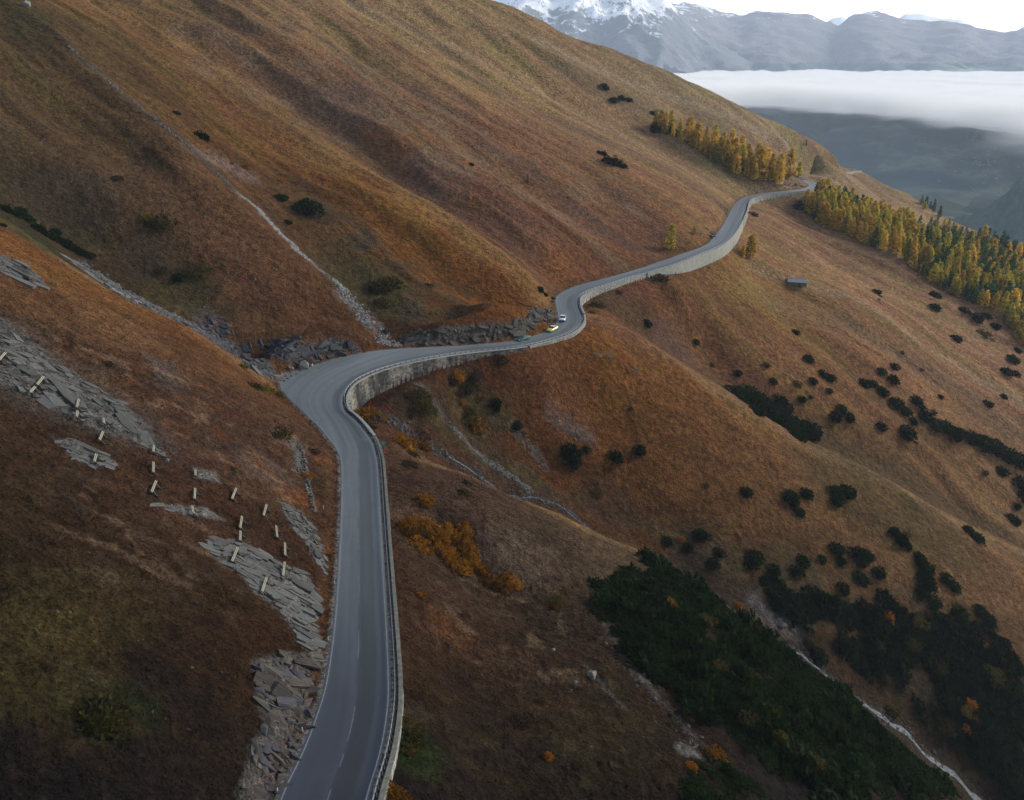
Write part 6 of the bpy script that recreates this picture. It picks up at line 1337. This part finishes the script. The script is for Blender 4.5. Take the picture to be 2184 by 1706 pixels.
def size_word(r): return 'large' if r>3.0 else ('small' if r<1.3 else '')
for a,kn,d,(k,px,py,rx,ry,lb) in rows:
    q=W(min(max(px,1),2183),min(py+ry*.45,1704))
    if q is None: continue
    dist=math.sqrt(q[0]**2+q[1]**2+q[2]**2); R=rx*dist/F*(1.5 if k in('willow','olive') else 1.15 if k in('orange','yelg') else 1.15); H=max(ry/rx,.75)
    if py>0 and 40<py: R=max(R,.35)
    key=(a,kn); cnt[key]=cnt.get(key,0)+1; same=sum(1 for t in rows if t[0]==a and t[1]==kn)
    sw=size_word(R); lab=(sw+' '+kn if sw else kn)
    lab+= ' near '+ANCH[a][0] if same==1 else (', '+('closest' if cnt[key]==1 else ordinal(cnt[key])+' closest')+' to '+ANCH[a][0])
    words_=lab.split()
    if len(words_)>16: lab=' '.join(words_[:16])
    nm,ct,_=CATN[k]; root=empty(nm,(q[0],q[1],gzf(q[0],q[1])-.05*R),lab,ct,{'pine':'dwarf pines scattered over the slopes','olive':'low shrubs on the slopes','brown':'low shrubs on the slopes','willow':'orange willow bushes','orange':'autumn saplings','yelg':'autumn saplings'}[k],(0,0,rndS.uniform(0,6.28)))
    n=gnorm(q[0],q[1],2.0); hz_=R*(.62+.35*min(H,1.3)); root.scale=(R*rndS.uniform(.92,1.08),R*rndS.uniform(.92,1.08),hz_)
    root.location.z+=(1.1 if k in('olive','yelg') and px>1280 and py>1200 and R>.9 else 0); tl=Vector((0,0,1)).lerp(n,.55).normalized(); root.rotation_mode='QUATERNION'; from mathutils import Quaternion
    root.rotation_quaternion=tl.to_track_quat('Z','Y')@Quaternion((0,0,1),rndS.uniform(0,6.28))
    obj('foliage',VAR[k][rndS.randrange(4)],root); obj('stem',STEM,root)
print('anchor counts',sorted([(v,ANCH[k[0]][0],k[1]) for k,v in cnt.items() if v>8],reverse=True))
THK=1
THK=1
# dense thickets nobody could count
def thicket(P,step,rad,var,label,seed,extra=(),hfac=.8,holes=()):
    Q=wpoly([(min(max(a,1),2183),min(b_,1704)) for a,b_ in P])+[np.array(e,float) for e in extra]; poly=[(q[0],q[1]) for q in Q]; A=np.array(poly); rnd=random.Random(seed); r0=np.random.RandomState(seed)
    x0,y0=A.min(0);x1,y1=A.max(0); pts=[]
    src=[]
    for v in var:
        n=len(v.vertices); co=np.empty(n*3,np.float32); v.vertices.foreach_get('co',co); pf=np.array([p.vertices[:] for p in v.polygons]); src.append((co.reshape(-1,3),pf))
    V=[];Fc=[];off=0
    gx_,gy_=np.meshgrid(np.arange(x0,x1,step),np.arange(y0,y1,step)); gx_=(gx_+r0.uniform(-.4,.4,gx_.shape)*step).ravel(); gy_=(gy_+r0.uniform(-.4,.4,gy_.shape)*step).ravel()
    ok=inside(gx_+4.6*fbm(gx_/7,gy_/7,3,seed),gy_+4.6*fbm(gx_/7,gy_/7,3,seed+3),poly)&(noise2(gx_/6.,gy_/6.,seed+8)>-.62)
    for x,y in zip(gx_[ok],gy_[ok]):
        if any((x-hx)**2+(y-hy)**2<hr*hr for hx,hy,hr in holes): continue
        co,pf=src[rnd.randrange(len(src))]; R=rnd.uniform(*rad)*(1+.75*float(noise2(x/7.,y/7.,seed+4)))*(1.7 if rnd.random()<.12 else 1); a=rnd.uniform(0,6.28); c,s=math.cos(a),math.sin(a)
        p=np.c_[(co[:,0]*c-co[:,1]*s)*R,(co[:,0]*s+co[:,1]*c)*R,co[:,2]*R*hfac*rnd.uniform(.8,1.4)*(1.15+.7*float(noise2(x/6.,y/6.,seed+14)))]; n=gnorm(x,y,2)
        p[:,2]+= -(n.x*p[:,0]+n.y*p[:,1])/max(n.z,.4); p+=np.array((x,y,gzf(x,y)))
        V.append(p);Fc.append(pf+off);off+=len(p)
    o=obj('dwarf_pine_thicket',mesh('dwarf_pine_thicket',np.vstack(V),np.vstack(Fc),PINET)); print('thicket',len(V),off)
    return tag(o,label,'thicket',kind='stuff')
PINET=leafmat('thicket_needles',(.0015,.005,.0015),(.016,.036,.008),.28)
LITE=[shrub_mesh(301+k,PINET,95,.30,.66,lobes=3) for k in range(5)]
thicket([(1290,1240),(1335,1222),(1375,1212),(1403,1192),(1480,1250),(1560,1300),(1640,1360),(1700,1408),(1780,1470),(1850,1528),(1950,1615),(2050,1703),(1750,1703),(1660,1650),(1580,1600),(1480,1510),(1400,1450),(1345,1410),(1300,1345),(1278,1290)],1.7,(1.3,2.1),LITE,'dense black-green dwarf pine thicket covering the near spur beside the stream',5,hfac=.85)
thicket([(1470,1640),(1500,1625),(1560,1640),(1640,1675),(1700,1703),(1480,1703),(1460,1670)],1.6,(1.1,1.8),LITE,'dark shrub thicket at the bottom edge right of the stone patch',6)
thicket([(1615,1240),(1660,1225),(1700,1262),(1760,1270),(1830,1320),(1860,1300),(1900,1290),(1960,1310),(2010,1330),(2060,1320),(2110,1350),(2183,1410),(2183,1703),(2150,1690),(2070,1600),(1990,1545),(1950,1530),(2000,1500),(1995,1430),(1940,1420),(1900,1460),(1840,1430),(1800,1400),(1790,1340),(1740,1320),(1670,1300)],2.2,(1.6,2.7),LITE,'broad dark dwarf pine thicket on the far bank of the stream, lower right',7)
# ---------------------------------------------------------------- larches and spruces
def conifer_mesh(seed,mat,n=170,R=.21,tuft=.085,slim=1.0,dens=1.0,bare=.10):
    """height 1, foliage in drooping tiers"""
    r=np.random.RandomState(seed); P=[];Nn=[];S_=[]
    tiers=13
    for k in range(n):
        t=r.randint(tiers); z=bare+(1-bare)*(max(0.0,t+r.uniform(-.25,.25))/tiers)**.92; prof=(1-min(max(z,0),1))**.58*(.55+.45*min(1,(z-bare+.04)/.18)); Rz=R*slim*prof*(1+.18*math.sin(t*2.1+seed))
        a=r.uniform(0,6.283); q=r.uniform(.25,1.0)**.6; d=np.array((math.cos(a),math.sin(a),-.25)); P.append((d[0]*Rz*q,d[1]*Rz*q,z-.10*q*Rz/R*.6)); Nn.append((d[0],d[1],.1)); S_.append(tuft*(.6+.6*prof))
    P.append((0,0,.985));Nn.append((0,0,1));S_.append(.06)
    return tuft_mesh('crown',np.array(P),np.array(Nn,float),np.array(S_),mat,seed,asp=.55,blades=2,up=.25)
mb=MB(); mb.tube((0,0,-.06),(0,0,.55),.016,.009,6,cap=False); mb.tube((0,0,.55),(0,0,.97),.009,.002,5,cap=False)
for k in range(10):
    a=k*2.4; z=.12+.07*k; l=.15*(1-z); mb.tube((0,0,z),(l*math.cos(a),l*math.sin(a),z-.02),.004,.001,4,cap=False)
TRUNK=mb.mesh('trunk',BARK)
CR={'gold':[conifer_mesh(500+k,LGOLD,260,.235,.10) for k in range(5)],'yg':[conifer_mesh(520+k,LYG,260,.235,.10) for k in range(5)],'green':[conifer_mesh(540+k,LGRN,190,.17,.09,1.0,bare=.05) for k in range(4)]}
KN={'gold':('larch','golden larch'),'yg':('larch','yellow-green larch'),'green':('spruce','dark green spruce')}
rndT=random.Random(12)
def tree(x,y,h,kind,label,group):
    root=empty(KN[kind][0],(x,y,gzf(x,y)-.1),label,'tree',group,(0,0,rndT.uniform(0,6.28))); h*=rndT.choice((.75,.9,1,1,1.1,1.2)); w=h*rndT.uniform(.8,1.3); root.scale=(w,w,h)
    obj('crown',rndT.choice(CR[kind]),root); obj('trunk',TRUNK,root); return root
def treepx(px,py,hpx,kind,label,group='single larches'):
    q=W(px,py)
    while q is None or math.hypot(q[0],q[1])>900: py+=1.5; q=W(px,py)
    d=q[1]*CP-q[2]*SP; return tree(q[0],q[1],hpx*d/F,kind,label,group)
treepx(1430,531,46,'yg','lone yellow larch standing above the far pull-out')
treepx(1600,546,66,'gold','rusty golden larch below the far road bend on the sunny shoulder')
treepx(1584,548,26,'gold','small larch leaning against the rusty larch')
treepx(1480,500,26,'yg','small yellow larch behind the dark rock by the far pull-out')
treepx(1125,390,20,'green','tiny dark conifer alone in the middle of the big slope')
treepx(1719,310,14,'green','tiny conifer on the skyline of the big slope')
treepx(1737,362,15,'green','small hazy conifer above the last stretch of road')
treepx(1702,378,28,'yg','small larch at the right end of the upper grove')
def in_px(P,n,mind,seed,ysc=.5):
    rnd=random.Random(seed); xs=[p[0] for p in P];ys=[p[1] for p in P]; out=[]; t=0
    while len(out)<n and t<n*80:
        t+=1; x=rnd.uniform(min(xs),max(xs)); y=rnd.uniform(min(ys),max(ys))
        if not inside(np.array([x]),np.array([y]),P)[0]: continue
        if any(((x-a)/mind)**2+((y-b_)/(mind*ysc))**2<1 for a,b_ in out): continue
        out.append((x,y))
    return out
g=in_px([(1392,268),(1425,262),(1470,282),(1530,305),(1600,342),(1680,375),(1706,388),(1660,394),(1600,388),(1545,362),(1480,322),(1420,294)],62,9,3,.55)
g.sort(); GL={}
for k,(x,y) in enumerate(g):
    q=W(x,y)
    if q is None or q[1]>680: continue
    kd='gold' if rndT.random()<.78 else 'yg'; z='uppermost' if x<1460 else ('middle' if x<1590 else 'lower right')
    hh=(30+18*min(1,(x-1390)/250))*(q[1]*CP-q[2]*SP)/F*rndT.uniform(.8,1.2)
    GL.setdefault((kd,z),[]).append(tree(q[0],q[1],hh,kd,'x','larches of the grove above the far road'))
for (kd,z),lst in GL.items():
    for i_,o in enumerate(lst): o['label']=f'{ordinal(i_+1)} {KN[kd][1]} from the left in the {z} part of the hillside grove'
WOOD=[(1712,448),(1750,482),(1838,520),(1925,550),(1962,590),(2031,634),(2129,664),(2155,705),(2184,742),(2240,790),(2300,760),(2300,560),(2184,552),(2100,520),(2010,485),(1950,490),(1900,478),(1850,462),(1790,436),(1740,418)]
def wedge(x,y,seen=True):
    h=W(min(x,2183),y); return h
t_=in_px([p for p in WOOD if True],640,9.5,8,.62)
front=[(x,y) for x,y in t_ if x<2184]; rndT.shuffle(front)
front.sort(key=lambda p:-p[1]); WL={}
def add_wood(x,y,lst):
    q=hit(x,y)
    if q is None: return None
    edge=(y> np.interp(x,[1712,1838,1962,2129,2184],[440,508,578,652,728])-14)
    r_=rndT.random(); fr=(x-1712)/470
    if x>2040 and y<560 or (fr>.45 and y<500+.1*(x-1900)): kd='green' if r_<.66 else ('yg' if r_<.90 else 'gold')
    elif x>1950: kd='green' if r_<.38 else ('yg' if r_<.78 else 'gold')
    else: kd='gold' if r_<.34 else ('yg' if r_<.78 else 'green')
    if edge and x<2000 and r_>.70: kd='green'
    return q,kd,edge
n_in=0; rest=[]
for x,y in front:
    r_=add_wood(x,y,None)
    if r_ is None: continue
    q,kd,edge=r_; d=q[1]*CP-q[2]*SP; hp=rndT.uniform(36,52)*(1.0 if x<2000 else .9)*(.75 if kd=='green' and edge else 1)*(.62 if (x>1950 and y<520) else 1)
    h=hp*d/F
    if n_in<285:
        z=('on the lower edge, upper half,' if x<1950 else 'on the lower edge, lower half,') if edge else ('near the road end' if x<1800 else ('left of the middle' if x<1900 else ('in the middle' if x<1990 else ('right of the middle' if x<2080 else 'toward the right edge'))))
        WL.setdefault((kd,z),[]).append((x,tree(q[0],q[1],h,kd,'x','trees of the big wood below the far road'))); n_in+=1
    else: rest.append((q,kd,h))
for (kd,z),lst in WL.items():
    lst.sort(key=lambda t:t[0])
    for i_,(x,o) in enumerate(lst): o['label']=f'{ordinal(i_+1)} {KN[kd][1]} from the left {z} of the wood'
# the rest, too many and too small to tell apart
def joined(items,name,label):
    for kd in ('gold','yg','green'):
        V=[];Fc=[];off=0
        for q,k2,h in items:
            if k2!=kd: continue
            me=rndT.choice(CR[kd]); n=len(me.vertices); co=np.empty(n*3,np.float32); me.vertices.foreach_get('co',co); co=co.reshape(-1,3); pf=np.empty(len(me.loops),np.int32); me.loops.foreach_get('vertex_index',pf); pf=pf.reshape(-1,4)
            a=rndT.uniform(0,6.28); c,s=math.cos(a),math.sin(a); V.append(np.c_[(co[:,0]*c-co[:,1]*s)*h,(co[:,0]*s+co[:,1]*c)*h,co[:,2]*h]+np.array((q[0],q[1],gzf(q[0],q[1])-.1))); Fc.append(pf+off); off+=n
        if V: tag(obj(name,mesh(name,np.vstack(V),np.vstack(Fc),CR[kd][0].materials[0])),{'gold':'golden','yg':'yellow-green','green':'dark green'}[kd]+label,'forest',kind='stuff')
for x,y in [p for p in t_ if p[0]>=2184]:
    pass
# wood running on past the right edge of the frame and down the far spur
rnd=random.Random(77)
for k in range(420):
    a=math.radians(rnd.uniform(31,42)); r=rnd.uniform(500,760); x,y=r*math.sin(a),r*math.cos(a); z=gzf(x,y); dpt=y*CP-z*SP; px=1092+F*x/dpt; py=853-F*(z*CP+y*SP)/dpt
    if (px>2184 and 520<py<760) or (2010<px<=2184 and 505<py<545): rest.append((np.array((x,y,z)),rnd.choice(('green','green','yg','gold')),rnd.uniform(9,14)))
print('wood',n_in,len(rest)); joined(rest,'far_trees',' crowns of the hindmost trees in the wood, too small to tell apart')
for k,(x,y,h) in enumerate([(1965,436,22),(1974,438,26),(1983,442,18),(1972,446,20),(1990,452,24),(2003,462,20)]):
    treepx(x,y,h,'yg' if k%3==0 else 'green',f'hazy {["yellow-green larch","dark spruce","dark spruce"][k%3]}, {ordinal(k+1)} from the left at the tip of the far spur','trees at the tip of the far grassy spur')
